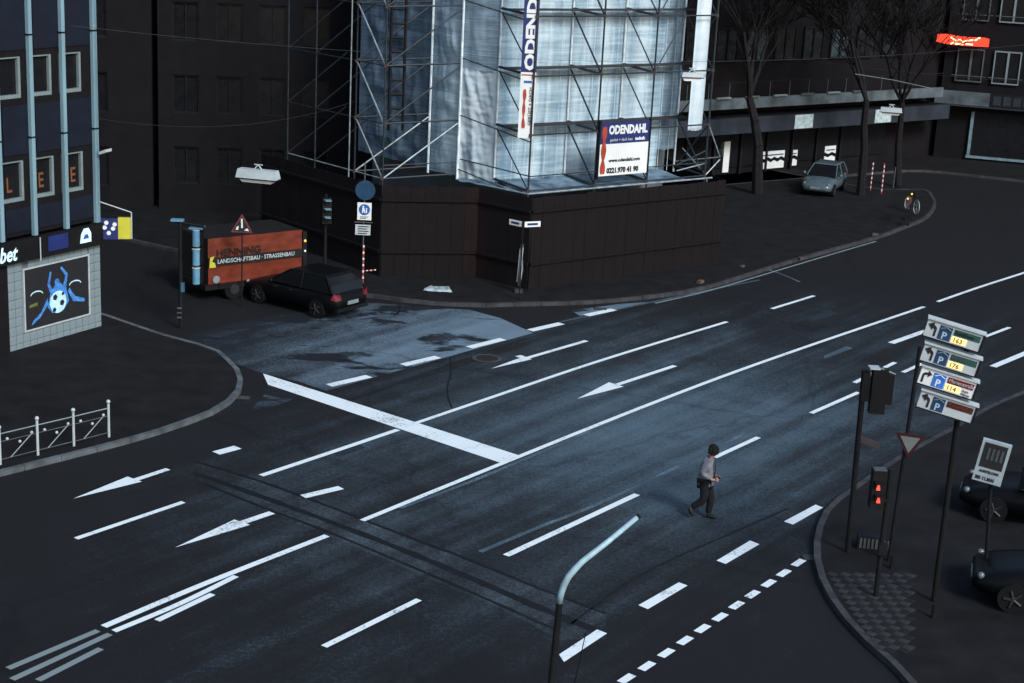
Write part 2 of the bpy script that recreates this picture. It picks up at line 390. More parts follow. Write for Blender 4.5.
# left pavement in front of the betting shop
lp_line = [(-30, 12), (-20.5, 25), (-14.5, 31.9), G(110, 449), G(180, 428), G(192, 423.5), G(218, 413), G(237, 399), G(243, 386), G(240, 374), G(232, 365), G(215, 352), (-10.9, 47.6), (-13.5, 49.8), (-19, 54), (-40, 69)]
pave_l = pavement([tuple(p)[:2] for p in lp_line], [(-60, 69), (-60, 12)], M['kerb'])
# far pavement along the hoarding
fp_line = [(-32, 72), (-16, 61.3), (-8.4, 56.2), G(352, 297), G(372, 298), G(420, 304.5), G(480, 307.5), G(516, 306.5), G(580, 305), G(640, 300), G(705, 290), G(790, 264), G(875, 240), G(905, 229), G(926, 220), G(936, 207), G(932, 197), G(922, 191), (17.5, 82), (10, 90)]
pave_f = pavement([tuple(p)[:2] for p in fp_line], [(-10, 92), (-32, 92)], M['kerb_dim'])
# near right pavement
rp_line = [(60, 75), (40, 65), (24, 54.2), (18, 48.6), G(1000, 404), G(951, 431), G(898, 460), G(855.5, 489), G(826, 511.5), G(814, 541), G(815, 571), G(829.6, 604), G(855.5, 637), G(889, 667), (7.9, 25.6), (9.5, 22.5), (14, 15)]
pave_r = pavement([tuple(p)[:2] for p in rp_line], [(60, 15)], M['kerb_dim'])
# pavement before the far buildings
pave_b = pavement([(-8, 92.5), (5, 83.5), (9.5, 80.2), (12, 81.5), (20, 87.3), (22.5, 88.5), (26, 87.2), (34, 84), (60, 74)], [(60, 120), (-8, 120)], M['kerb_dim'])

# road patches
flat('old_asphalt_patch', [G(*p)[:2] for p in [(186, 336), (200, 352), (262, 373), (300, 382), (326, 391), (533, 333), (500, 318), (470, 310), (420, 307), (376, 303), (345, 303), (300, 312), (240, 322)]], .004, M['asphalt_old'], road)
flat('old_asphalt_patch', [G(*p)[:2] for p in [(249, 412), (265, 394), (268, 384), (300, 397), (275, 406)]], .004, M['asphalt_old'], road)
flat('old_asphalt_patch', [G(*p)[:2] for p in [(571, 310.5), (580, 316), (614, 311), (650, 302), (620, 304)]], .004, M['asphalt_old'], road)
tr = [(196, 462), (262, 483), (330, 508), (400, 535), (470, 562), (540, 590), (606, 614)]
br = [(606, 640), (560, 640), (500, 608), (420, 575), (350, 545), (290, 520), (200, 482)]
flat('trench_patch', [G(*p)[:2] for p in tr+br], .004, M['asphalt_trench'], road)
def seam(pts, wd, mt=M['tar'], nm='tar_seam', z=.008):
    P = smooth_path([G(*p) for p in pts], 5); L_, R_ = [], []
    for i, p in enumerate(P):
        t = (P[min(i+1, len(P)-1)]-P[max(i-1, 0)]).normalized(); q = Vector((-t.y, t.x))*wd*.5*random.uniform(.75, 1.25)
        L_.append(p+q); R_.append(p-q)
    v = [(p.x, p.y, z) for p in L_]+[(p.x, p.y, z) for p in R_]; k = len(P)
    fs = [(i, i+1+0, k+i+1, k+i)[::-1] for i in range(k-1)]
    return MB().add(v, fs).build(nm, mt, road)
seam([(196, 462), (262, 482), (330, 507), (400, 534), (470, 560), (540, 589), (606, 614)], .09)
seam([(194, 473), (262, 497), (330, 522), (400, 549), (470, 578), (540, 608), (600, 632)], .2)
seam([(205, 484), (262, 507), (330, 533), (400, 562), (470, 592), (560, 632)], .09)
seam([(570, 625), (590, 610), (640, 575), (716, 540), (790, 508)], .05)
seam([(450, 358), (451, 372), (447, 392), (452, 408)], .04)
seam([(400, 305), (395, 316), (370, 318), (350, 322)], .05)
# gully grates beside the kerbs, square repair patches, tyre scuffs
for i, (px, py) in enumerate(((243, 398), (600, 309), (812, 558))):
    c = G(px, py); gr = MB().box(c.x-.22, c.x+.22, c.y-.16, c.y+.16, 0, .014).build('gully_grate', mat('cast_iron', (.012, .011, .011), .6, .5, 15, .5), road)
    for k in range(5): MB().box(c.x-.18, c.x+.18, c.y-.13+k*.058, c.y-.105+k*.058, .0145, .018).build('grate_bar', mat('worn_iron', (.05, .055, .06), .5, .3), gr)
for pts in ([(330, 452), (356, 443), (366, 448), (340, 457)], [(806, 318), (830, 310), (838, 314), (813, 322)]):
    flat('repair_patch', [G(*p)[:2] for p in pts], .005, mat('repair_asphalt', (.018, .026, .034), .85, .4, 9, .4, spec=.1), road)
seam([(345, 402), (430, 372), (520, 341), (640, 305)], .03)
# manhole
mh = G(487, 358.5); mo = MB(); mo.prism([(mh.x+.36*math.cos(i*PI/12), mh.y+.36*math.sin(i*PI/12)) for i in range(24)], 0, .012)
mho = mo.build('manhole_cover', mat('cast_iron', (.03, .024, .022), .6, .5, 15, .5), road)
mo = MB()
for i in range(24):
    a, b = i*PI/12, (i+1)*PI/12
    mo.add([(mh.x+.36*math.cos(a), mh.y+.36*math.sin(a), .014), (mh.x+.36*math.cos(b), mh.y+.36*math.sin(b), .014), (mh.x+.46*math.cos(b), mh.y+.46*math.sin(b), .014), (mh.x+.46*math.cos(a), mh.y+.46*math.sin(a), .014)], [(0, 3, 2, 1)[::-1]])
mo.build('manhole_rim', mat('rim_concrete', (.045, .045, .048), .8, .3), mho)

# ---- road markings
ZM = .012
def strip(pts, wd, nm='lane_line', mt=None, step=1.2):
    zl = .0065 if nm == 'faded_line' else ZM
    P = [G(*p) for p in pts]; Q = [Vector(p[:2]) for p in P]
    if len(Q) > 2: Q = smooth_path(Q, 6)
    L_, R_ = [], []
    for i, p in enumerate(Q):
        t = (Q[min(i+1, len(Q)-1)]-Q[max(i-1, 0)]).normalized(); q = Vector((-t.y, t.x))*wd*.5
        L_.append(p+q); R_.append(p-q)
    v = [(p.x, p.y, zl) for p in L_]+[(p.x, p.y, zl) for p in R_]; k = len(Q)
    return MB().add(v, [(i, k+i, k+i+1, i+1) for i in range(k-1)]).build(nm, mt or M['paint'], road)
def quad(pts, nm, mt=None, z=ZM):
    return flat(nm, [G(*p)[:2] for p in pts], z, mt or M['paint'], road)
strip([(362, 521), (440, 489), (519.5, 456.7), (618, 417), (720, 377.7), (815, 344), (924, 307)], .15)
strip([(937.5, 302), (979, 287.5), (1024, 273), (1100, 248)], .15)
strip([(261, 476), (330, 453), (398, 430)], .17)
strip([(414, 424), (480, 401.6), (600, 361), (727, 322)], .15)
quad([(263, 374), (521, 456.5), (501, 463.5), (268, 385)], 'stop_line', z=ZM+.004)
for a, b in (((329, 385.8), (369, 376.5)), ((403, 365.3), (438, 357.2)), ((469, 347.8), (503, 339.3)), ((530, 330.8), (561.5, 323.6)), ((586, 315.7), (614, 309.7))):
    strip([a, b], .3, 'edge_dash')
for a, b in (((772, 309), (814, 296)), ((811, 413.5), (858.5, 392.6)), ((854.6, 383), (895, 362.7)), ((903, 372.6), (922.4, 363.8)), ((985, 337), (1009.6, 327.6)), ((324, 647), (419, 600)), ((76, 539), (183.5, 502.4)), ((714.5, 457.8), (758.4, 437.6))):
    strip([a, b], .15, 'lane_dash')
for a, b in (((891, 343.4), (926, 331)), ((992.7, 367), (1030, 351.5))): strip([a, b], .24, 'lane_dash')
strip([(506, 556), (637, 494.7)], .17, 'lane_dash'); strip([(216, 453.5), (238, 447.6)], .3, 'lane_dash'); strip([(303, 497), (341, 488)], .24, 'lane_dash')
# faded older lines
for pts in ([(480, 552), (540, 527), (600, 503), (700, 456), (760, 426)], [(400, 508), (470, 482), (560, 444), (640, 408)], [(690, 262), (760, 268), (800, 282)], [(560, 322), (700, 292), (760, 280)]):
    strip(pts, .12, 'faded_line', M['paint_ghost'])
quad([(824, 356), (846, 346.5), (853, 348.5), (838, 354), (824, 359)], 'faded_arrow', M['paint_ghost'])
def arrow(tip, b1, b2, s0, s1, wd):
    t, p, q = G(*tip), G(*b1), G(*b2)
    flat('arrow_head', [t[:2], p[:2], q[:2]], ZM, M['paint'], o_ := road)
    strip([s0, s1], wd, 'arrow_shaft')
arrow((577.5, 399), (609, 382.6), (623.6, 387), (616, 385.4), (675, 366), .17)
arrow((491, 369), (522, 357.4), (530, 360), (526, 358.6), (586.5, 341), .17)
quad([(515, 356.6), (521, 355.6), (532, 359.6), (526, 360.6)], 'arrow_barb', z=ZM+.004)
arrow((73.3, 499), (127.5, 477), (142, 482), (136, 480), (168, 469.4), .17)
arrow((175, 548), (234.4, 520), (250, 525.3), (243, 522.8), (272, 513), .2)
for q in ([(559, 655), (597, 630), (607, 633.8), (564, 662.5)], [(638.4, 605.6), (678.8, 582.8), (687.5, 586), (647.8, 609.7)], [(716.6, 561), (750, 541), (759.4, 544.7), (725.6, 564.4)], [(783.8, 521.9), (815.6, 505), (823, 508), (793, 525)]):
    quad(q, 'block_marking')
for x, y in ((405, 605), (470, 565), (532, 523), (592, 483), (648, 445), (704, 408), (757, 370), (808, 335), (860, 300), (908, 267), (955, 234)):
    cx, cy = 500+x/3.2, 490+y/3.2; hw = 4.6+(y-234)*.0035; strip([(cx-hw, cy+hw*.66), (cx+hw, cy-hw*.66)], .17, 'cycle_crossing_dash')
c0 = (500+345/3.2, 490+645/3.2)
strip([(c0[0]-6, c0[1]+4), (c0[0]+6, c0[1]-4)], .17, 'cycle_crossing_dash')
strip([(103.7, 627), (210, 582), (327, 536)], .17); strip([(114, 631.6), (180, 604), (236, 576.5)], .15)
strip([(157, 621), (212.7, 594.5)], .15, 'lane_dash')
strip([(8, 669), (98, 631)], .15, 'worn_line', M['paint_worn']); strip([(12, 680), (110, 634.5)], .15, 'worn_line', M['paint_worn']); strip([(38, 681), (101, 649)], .15, 'worn_line', M['paint_worn'])

# pavers of the near corner: chequer of light and dark square stones
pv = {}
for nm, mt_ in (('l', M['paver_light']), ('d', M['paver_dark'])):
    pv[nm] = MB().box(-.094, .094, -.094, .094, 0, .032).mesh('paving_stone', mt_)
b0 = G(826, 580); ang = math.radians(50); e1 = Vector((math.cos(ang), math.sin(ang))); e2 = Vector((-e1.y, e1.x)); cnt = 0
kr = [G(*p) for p in ((814, 541), (815, 571), (829.6, 604), (855.5, 637), (889, 667))]
for i in range(-18, 22):
    for j in range(-16, 16):
        p = Vector((8.25, 30.4))+e1*i*.2+e2*j*.2
        # keep inside the visible paved field
        d = p-Vector((0, 0)); q = Vector((p.x, p.y, .12))-Vector((0, 0, CH)); z_ = q.dot(fw)
        px = 512+F*q.dot(rt)/z_; py = 341.5-F*q.dot(up)/z_
        lo = 824+max(0, (py-578))*.62+max(0, 0)
        if 573 < py < 652 and lo+6 < px < 912 and cnt < 298:
            o = link('paving_stone', pv['l' if (i+j) % 2 == 0 else 'd'], pave_r, (p.x, p.y, .105+random.uniform(-.003, .003)), (0, 0, ang)); cnt += 1

# =================================================================== SCAFFOLDED BUILDING
u = Vector((.787, .617, 0)); nb = Vector((-.617, .787, 0))          # right face direction, and its inward normal
O0 = Vector((.3, 56.0, 0)); O1 = O0+u*3.07; O2 = O1+u*2.57; O3 = O2+u*3.0
OL = Vector((-4.95, 57.0, 0)); lv = Vector((-.66, .75, 0)).normalized(); OL1 = OL+lv*1.75; OL2 = OL1+lv*2.6; OL3 = OL2+lv*1.9
IL = [Vector((-2.35, 58.25, 0))]; IL.append(IL[0]+lv*1.75); IL.append(IL[1]+lv*2.6); IL.append(IL[2]+lv*2.0)
DEEP = 1.75
I0 = Vector((-.95, 57.5, 0)); I1 = O1+nb*DEEP; I2 = O2+nb*DEEP; I3 = O3+nb*DEEP
DECK = 3.5; LV = [3.62, 5.6, 7.65, 9.7, 11.75, 13.8]; TOPZ = 15.2

core = thing('building', 'corner building wrapped in scaffolding and pale blue sheeting above the hoarding', 'building')
bi = [I0+Vector((.1, .9, 0)), I3+nb*.9+u*.3, I3+nb*.9+u*.3+nb*12, IL[3]+Vector((1, 0, 0))*1.2+Vector((0, 9, 0)), IL[3]+Vector((.9, .5, 0)), IL[0]+Vector((.7, .5, 0))]
MB().prism([(p.x, p.y) for p in bi], 0, 17.5).build('wall', M['building_core'], core)
MB().prism([((p.x-3)*1.02+3, (p.y-62)*1.02+62) for p in bi], 17.5, 17.8).build('roof', M['dark_metal'], core)

scaf = thing('scaffold', 'tall tube scaffold with ledgers and diagonal braces standing over the dark hoarding', 'scaffold')
def tb(nm, a, b, r, mt): return MB().tube(a, b, r, 6).build(nm, mt, scaf)
def at(p, z): return Vector((p.x, p.y, z))
outer = [O0, O1, O2, O3]; inner = [I0, I1, I2, I3]
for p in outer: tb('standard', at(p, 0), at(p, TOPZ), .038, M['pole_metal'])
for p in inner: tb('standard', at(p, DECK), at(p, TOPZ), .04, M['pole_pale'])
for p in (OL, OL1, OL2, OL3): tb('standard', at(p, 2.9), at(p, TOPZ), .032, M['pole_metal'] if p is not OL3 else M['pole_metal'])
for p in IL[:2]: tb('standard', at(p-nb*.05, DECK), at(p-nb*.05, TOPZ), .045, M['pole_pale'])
tb('standard', at(OL1+Vector((-.22, .1, 0)), 3.0), at(OL1+Vector((-.22, .1, 0)), TOPZ), .025, M['pole_light'])
for z in LV:
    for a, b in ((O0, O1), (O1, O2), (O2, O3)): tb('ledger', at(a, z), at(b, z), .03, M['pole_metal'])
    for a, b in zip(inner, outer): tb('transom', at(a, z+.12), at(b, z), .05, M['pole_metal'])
    for a, b in ((OL, OL1), (OL1, OL2), (OL2, OL3)): tb('ledger', at(a, z), at(b, z), .024, M['pole_metal'] if z > 4 else M['pole_light'])
    for a, b in ((OL, IL[0]), (OL1, IL[1])): tb('transom', at(a, z), at(b, z+.1), .035, M['pole_metal'])
    tb('ledger', at(IL[0], z+.3), at(O0, z-.25), .022, M['pole_metal'])
    for p in outer+[OL, OL1]: MB().box(p.x-.05, p.x+.05, p.y-.05, p.y+.05, z-.06, z+.05).build('coupler', M['pole_rust'], scaf)
for z0, z1 in zip(LV, LV[1:]):
    for a, b in zip(inner[:3], outer[:3]): tb('brace', at(a, z1), at(b, z0), .034 if a is I1 else .026, M['pole_metal'])
    tb('brace', at(I3, z0), at(O3, z1), .028, M['pole_metal']); tb('brace', at(I3, z1), at(O3, z0), .028, M['pole_metal'])
    tb('brace', at(O2, z0), at(O2+u*1.4, z1), .026, M['pole_metal']) if z0 > 7 else None
    tb('brace', at(OL, z0), at(IL[0], z1), .03, M['pole_light'] if z0 < 5 else M['pole_metal']); tb('brace', at(OL1, z0), at(IL[1], z1), .03, M['pole_light'] if z0 < 5 else M['pole_metal'])
    tb('brace', at(OL, z0), at(OL1, z1), .03, M['pole_light'])
    tb('brace', at(OL2, z0), at(OL2+Vector((2.3, -.5, 0)), z1), .024, M['pole_metal'])
    tb('brace', at(OL3, z0), at(OL3+Vector((2.3, -.5, 0)), z1), .024, M['pole_metal'])
# decks of planks on the transoms
for z in LV[:4]:
    for k in range(5):
        t = .15+.17*k
        for a, b, c, d in ((I0, O0, I1, O1), (I1, O1, I2, O2), (I2, O2, I3, O3)):
            if z < 4 or k > 1: continue
            p = a.lerp(b, t); q = c.lerp(d, t); s = (q-p).normalized(); q2 = Vector((-s.y, s.x, 0))*.13
            MB().prism([tuple((v)[:2]) for v in (p-q2+s*.05, q-q2-s*.05, q+q2-s*.05, p+q2+s*.05)], z+.09, z+.13).build('plank', M['plank'], scaf)
# edge of the base deck over the hoarding
for a, b in ((O0, O3+u*.4), (IL[0], O0)):
    tb('ledger', at(a, DECK+.02)+Vector((0, -.05, 0)), at(b, DECK+.02)+Vector((0, -.05, 0)), .035, M['pole_light'])
tb('guard_rail', at(IL[0], 4.3)-nb*.2, at(O0, 4.15)-nb*.08, .022, M['pole_metal']); tb('guard_rail', at(O0, 4.15)-nb*.08, at(O3, 4.15)-nb*.08, .022, M['pole_metal'])
tb('guard_rail', at(OL, 4.1), at(IL[0], 4.15), .022, M['pole_metal'])
# outrigger triangle bay at the right end
E3 = O3+u*.75
for a, b in ((at(O3, 5.6), at(E3, 4.3)), (at(O3, 3.6), at(E3, 4.2)), (at(E3, 4.3), at(I3, 3.9)), (at(O3, 4.6), at(I3, 3.7)), (at(O3, 3.7), at(I3+u*.4, 4.4)), (at(O3, 4.1), at(O2+u*1.5, 3.9))):
    tb('brace', a, b, .024, M['pole_light'])
tb('standard', at(O3+u*.05-nb*.1, 1.3), at(O3+u*.05-nb*.1, 3.5), .02, M['pole_light'])
# rising ladder bay, far left
ld = OL+Vector((.12, .5, 0)); lb = ld+Vector((.5, .1, 0))
for p in (ld, lb): tb('ladder_rail', at(p, 5.3), at(p, TOPZ), .06, M['black'])
for k in range(20): tb('rung', at(ld, 5.6+k*.5), at(lb, 5.6+k*.5), .05, M['black'])

# sheets, one per bay: rippled, hung on the inner row
def sheet(a, b, z0, z1, mt, name='sheet', amp=.06, nx=26, nz=64, seed=0, fx=1.0, fz=2.6, tie=2.05, sag=.0, label=None):
    a = Vector(a); b = Vector(b); d = (b-a); L_ = d.length; d.normalize(); nn = Vector((d.y, -d.x, 0)); vs = []; fs = []
    for j in range(nz+1):
        z = z0+(z1-z0)*j/nz
        for i in range(nx+1):
            t = i/nx; e = math.sin(PI*t)**.6 if 0 < t < 1 else 0
            v = noise.noise(Vector((t*L_*fx, seed*7.1, z*fz)))*amp + noise.noise(Vector((t*L_*3, seed*3.3, z*9)))*amp*.35
            v += .10*math.sin(PI*t)*abs(math.sin(PI*(z-3.6)/tie))+ noise.noise(Vector((t*L_*6+z*1.5, seed, z*.8)))*amp*.4
            w_ = (z-(z0+z1)/2)/(z1-z0)
            zz = z+ (.05*noise.noise(Vector((t*5, seed, 0))) if j == 0 else 0)
            p = a+d*(t*L_)+nn*(v*e-.02); vs.append((p.x, p.y, zz))
    for j in range(nz):
        for i in range(nx): k = j*(nx+1)+i; fs.append((k, k+1, k+nx+2, k+nx+1))
    mb = MB(); mb.add(vs, fs); mb.smooth = True
    o = mb.build(name, mt, scaf)
    if label: o['label'] = label
    return o
off = nb*.06
sheet(I0+off, I1+off, DECK+.05, TOPZ, M['sheet'], seed=1)
sheet(I1+off, I2+off, DECK+.05, TOPZ, M['sheet'], seed=2)
sheet(I2+off, I3+off-u*.9, DECK+.05, TOPZ, M['sheet'], seed=3, label='pale sheet beside the ribbed netting')
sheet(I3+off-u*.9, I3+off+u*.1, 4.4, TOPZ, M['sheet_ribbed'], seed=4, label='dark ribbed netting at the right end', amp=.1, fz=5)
sheet(O3-u*.78+nb*.3, O3-u*.04+nb*.3, 5.35, TOPZ, M['sheet_white'], seed=5, label='bright white end sheet', amp=.02, nx=10)
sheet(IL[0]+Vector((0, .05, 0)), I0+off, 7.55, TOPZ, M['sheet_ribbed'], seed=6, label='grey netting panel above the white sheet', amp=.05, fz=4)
sheet(IL[0]+Vector((0, -.02, 0)), I0+off*.5, DECK+.0, 7.6, M['sheet_white'], seed=7, amp=.2, fx=1.2, fz=.55, label='creased white plastic sheet')
sheet(IL[1]+Vector((.05, .05, 0)), IL[0]+Vector((0, .06, 0)), DECK+.1, TOPZ, M['sheet'], seed=8, amp=.1)
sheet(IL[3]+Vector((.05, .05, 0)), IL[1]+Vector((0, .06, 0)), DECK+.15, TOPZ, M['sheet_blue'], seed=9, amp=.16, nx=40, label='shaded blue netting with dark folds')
def apron(a, b, c, d, z0, z1, seed):
    vs, fs, nx, nz = [], [], 24, 8
    for j in range(nz+1):
        for i in range(nx+1):
            p = Vector(a).lerp(Vector(b), i/nx).lerp(Vector(c).lerp(Vector(d), i/nx), j/nz); v = noise.noise(Vector((i*.35, j*.8, seed)))*.035
            vs.append((p.x-nb.x*v, p.y-nb.y*v, z0+(z1-z0)*(j/nz)**1.3+v))
    for j in range(nz):
        for i in range(nx): k = j*(nx+1)+i; fs.append((k, k+1, k+nx+2, k+nx+1))
    mb = MB(); mb.add(vs, fs); mb.smooth = True; mb.build('deck_netting', M['deck_net'], scaf)
for a, b, c, d in ((O0, O1, I0, I1), (O1, O2, I1, I2), (O2, O3-u*.9, I2, I3-u*.9)): apron(a-nb*.02, b-nb*.02, c-nb*.03, d-nb*.03, DECK+.03, DECK+.2, a.x)
apron(IL[0]+Vector((.1, -.35, 0)), O0+Vector((-.04, .05, 0)), IL[0]+Vector((.1, .02, 0)), I0+Vector((0, -.02, 0)), DECK+.03, DECK+.12, 9)
# seams / stiffening cords hanging on the sheets
for a, b in ((I0, I1), (I1, I2), (I2, I3)):
    for t in (.2, .38, .5, .66, .83):
        p = a.lerp(b, t)-nb*.14; MB().tube(at(p, DECK+.1), at(p, TOPZ), .009, 4).build('sheet_cord', M['pole_pale'], scaf)

# long vertical banner at the corner
ban = thing('banner', 'tall narrow blue and white company banner hung vertically at the scaffold corner', 'banner', (-.42, 55.95, 0), math.radians(6))
a6 = (math.cos(math.radians(6)), math.sin(math.radians(6))); OB = (-.42, 55.95)
sL, zB = PLN(518.5, 138, OB, a6); sR, _ = PLN(530, 138, OB, a6); _, zM = PLN(527, 72, OB, a6); s2, _ = PLN(537.5, 30, OB, a6); zTop = 12.4
sL = .0; wd = .55
sL = PLN(519, 110, OB, a6)[0]; wd = PLN(534.5, 60, OB, a6)[0]-PLN(519, 60, OB, a6)[0]
MB().box(sL, sL+wd, 0, .02, zM, zTop).build('blue_field', M['blue'], ban)
MB().box(sL, sL+wd, 0, .02, zB, zM-.01).build('white_field', M['white'], ban)
text('ODENDAHL', .50, M['white'], ban, sL+wd*.86, zM+.06, rot=PI/2, bold=.022, sx=1.38, spacing=.97)
MB().box(sL+.03, sL+wd-.03, -.012, -.002, zM-.12, zM-.08).build('printed_bar', M['orange_print'], ban)
MB().box(sL+.12, sL+wd-.14, -.012, -.002, zM-.38, zM-.3).build('logo_bar', M['sign_blue'], ban)
def brush(x0, x1, z0, z1, n=14):
    pts = []; cx = (x0+x1)/2; hw = (x1-x0)/2
    prof = [(.3 + .7*abs(math.sin(2.6*PI*i/n+.7)))*hw for i in range(n+1)]
    return [(cx+prof[i]+random.uniform(-.01, .01), z0+(z1-z0)*i/n) for i in range(n+1)]+[(cx-prof[i]*.9, z0+(z1-z0)*i/n) for i in range(n, -1, -1)]
MB().prism_xz(brush(sL+.1, sL+.23, zB+.35, zM-.6), -.012, -.003).build('figure_print', M['orange_print'], ban)
text('GERÜST + DACH', .13, M['black_print'], ban, sL+wd*.78, zB+.45, rot=PI/2, bold=.003, sx=1.35)

# company board on the right face
bs, bz0 = PLN(598, 179, O1-nb*.08, u); be, _ = PLN(648.5, 179, O1-nb*.08, u); bz1 = PLN(625, 121.5, O1-nb*.08, u)[1]
bP = O1-nb*.1
brd = thing('sign_board', 'blue and white company board with orange stripe and phone number on the scaffold', 'sign', (bP.x, bP.y, 0), math.atan2(u.y, u.x))
bw = 2.42; b0_, b1_ = bz1-1.95, bz1; bm_ = b0_+(b1_-b0_)*.6
MB().box(.02, bw, -.03, 0, bm_, b1_).build('blue_field', M['blue'], brd)
MB().box(.02, bw, -.03, 0, b0_, bm_-.003).build('white_field', M['white'], brd)
text('ODENDAHL', .43, M['white'], brd, .42, b1_-.42, y=-.04, bold=.02, sx=.79)
text('gerüst + dach bau', .15, M['off_white'], brd, .5, bm_+.09, y=-.04, bold=.002)
text('technik', .16, M['white'], brd, 1.72, bm_+.09, y=-.04, bold=.008)
text('www.odendahl.com', .18, M['black_print'], brd, .5, b0_+.5, y=-.04, bold=.006, sx=1.05)
text('0221.970 41 90', .26, M['black_print'], brd, .42, b0_+.1, y=-.04, bold=.014, sx=.95)
MB().prism_xz(brush(.08, .34, b0_+.08, b1_-.15), -.05, -.031).build('figure_print', M['orange_print'], brd)
MB().box(-.03, .03, -.05, .02, b0_-.1, b1_+.1).build('frame_post', M['dark_metal'], brd); MB().box(bw-.02, bw+.04, -.05, .02, b0_-.1, b1_+.1).build('frame_post', M['dark_metal'], brd)

# hoarding: boards side by side round the foot of the building
hoard = thing('hoarding', 'tall dark brown timber hoarding wrapped round the foot of the scaffolded building', 'hoarding')
HP = [O3+u*3.2+nb*8, O3+u*.9-nb*.25, O0-nb*.25+Vector((0, -.1, 0)), Vector((-1.45, 57.25, 0)), Vector((-4.9, 56.55, 0)), Vector((-4.9, 56.55, 0))+lv*8]
hn = 0
for si, (a, b) in enumerate(zip(HP, HP[1:])):
    L_ = (b-a).length; k = max(1, round(L_/.5)); d = (b-a).normalized(); q = Vector((-d.y, d.x, 0))
    for i in range(k):
        p0 = a+d*(L_*i/k+.005); p1 = a+d*(L_*(i+1)/k-.005); o_ = random.uniform(0, .012)
        mt_ = M['hoarding_red'] if (si == 3 and i == 0) or (si == 2 and i == k-1) else M['hoarding']
        MB().prism([tuple(v[:2]) for v in (p0+q*o_, p1+q*o_, p1+q*(o_+.03), p0+q*(o_+.03))], .12, DECK-.06+random.uniform(-.03, .02)).build('board', mt_, hoard)
    for z in (1.0, 2.9):
        MB().prism([tuple(v[:2]) for v in (a+q*.06, b+q*.06, b+q*.12, a+q*.12)], z, z+.1).build('rail', M['hoarding'], hoard)

# =================================================================== BETTING SHOP (left)
SA = Vector((.479, .878, 0)).normalized(); SO = (-14.6, 44.7)
shop = thing('shop_building', 'dark blue corner building with pale vertical fins above the betting shop', 'building', (SO[0], SO[1], 0), math.atan2(SA.y, SA.x))
X0, X1, HT = -14.0, 3.78, 16.0
def wall_holes(x0, x1, z0, z1, holes, y0, y1):
    mb = MB(); xs = sorted({x0, x1}|{h[0] for h in holes}|{h[1] for h in holes})
    for a, b in zip(xs, xs[1:]):
        hs = sorted((h[2], h[3]) for h in holes if h[0] <= a+1e-6 and h[1] >= b-1e-6); z = z0
        for q0, q1 in hs:
            if q0 > z: mb.box(a, b, y0, y1, z, q0)
            z = q1
        if z < z1: mb.box(a, b, y0, y1, z, z1)
    return mb
wins = []
for row, (z0, z1) in enumerate(((4.5, 5.68), (7.45, 8.62), (10.4, 11.6), (13.3, 14.5))):
    for c in range(-9, 3):
        x1 = .66+1.24*c+(.1 if c == 0 else 0.0)+(.05 if c == 1 else 0); x0 = x1-.92
        wins.append((x0, x1, z0, z1))
wall_holes(X0, X1, 3.5, HT, wins, 0, .3).build('wall', M['facade'], shop)
MB().box(X0, X1, .3, 9, 3.5, HT).build('wall', M['facade'], shop)
MB().box(X0, -.001, .0, 9, 0, 3.5).build('ground_floor_wall', M['facade'], shop)
MB().box(0, X1, .35, 9, 0, 3.5).build('ground_floor_wall', M['facade'], shop)
for (x0, x1, z0, z1) in wins:
    t = .085; f = MB()
    f.box(x0, x1, .02, .12, z0, z0+t*1.2).box(x0, x1, .02, .12, z1-t*.6, z1).box(x0, x0+t*.7, .02, .12, z0+t*1.2, z1-t*.6).box(x1-t, x1, .02, .12, z0+t*1.2, z1-t*.6)
    fo = f.build('window', M['frame'] if z0 < 5 or x1 > -1 else M['frame_dim'], shop)
    MB().box(x0+t*.7, x1-t, .13, .14, z0+t, z1-t*.6).build('pane', M['glass'], fo)
# navy spandrel panels between the fins
for c in range(-9, 3):
    for z0, z1 in ((3.62, 4.3), (5.85, 7.25), (8.8, 10.2), (11.8, 13.1)):
        xm = 1.1+1.25*c; MB().box(xm-1.1, xm-.12, -.025, -.002, z0, z1).build('spandrel_panel', M['navy'], shop)
for k in range(-8, 4):
    x = 1.02+1.27*k; x = min(x, X1-.2)
    MB().box(x-.068, x+.068, -.15, -.03, 3.45, HT).build('fin', M['pilaster'], shop)
    for z in (6.3, 9.2): MB().box(x-.09, x+.09, -.17, -.02, z, z+.04).build('fin_joint', M['dark_metal'], shop)
LO = Vector((SO[0], SO[1], 0))+Vector((-SA.y, SA.x, 0))*.11
for s_, ppx, ppy in (('L', 6, 191), ('E', 38, 186), ('E', 70, 178)):
    px = PLN(ppx, ppy, LO, SA)[0]
    text(s_, .62, M['orange_letter'], shop, px, 4.78, y=.11, sx=.75, bold=.008)
# fascia
MB().box(X0, X1+.02, -.16, -.001, 2.75, 3.42).build('fascia', M['black'], shop)
text('bet', .62, M['bet_lit'], shop, -.45, 2.86, y=-.17, bold=.012, sx=.8, shear=.25)
MB().box(1.45, 2.25, -.18, -.165, 2.9, 3.35).build('blue_fascia_panel', M['blue'], shop)
MB().prism_xz([(2.75, 2.93), (3.2, 2.93), (3.2, 3.2), (3.1, 3.36), (2.92, 3.36), (2.8, 3.2)], -.19, -.165).build('logo_panel', M['bet_lit'], shop)
MB().prism_xz([(2.86, 3.05), (3.1, 3.05), (3.05, 3.18), (2.93, 3.18)], -.2, -.192).build('logo_figure', M['sign_blue'], shop)
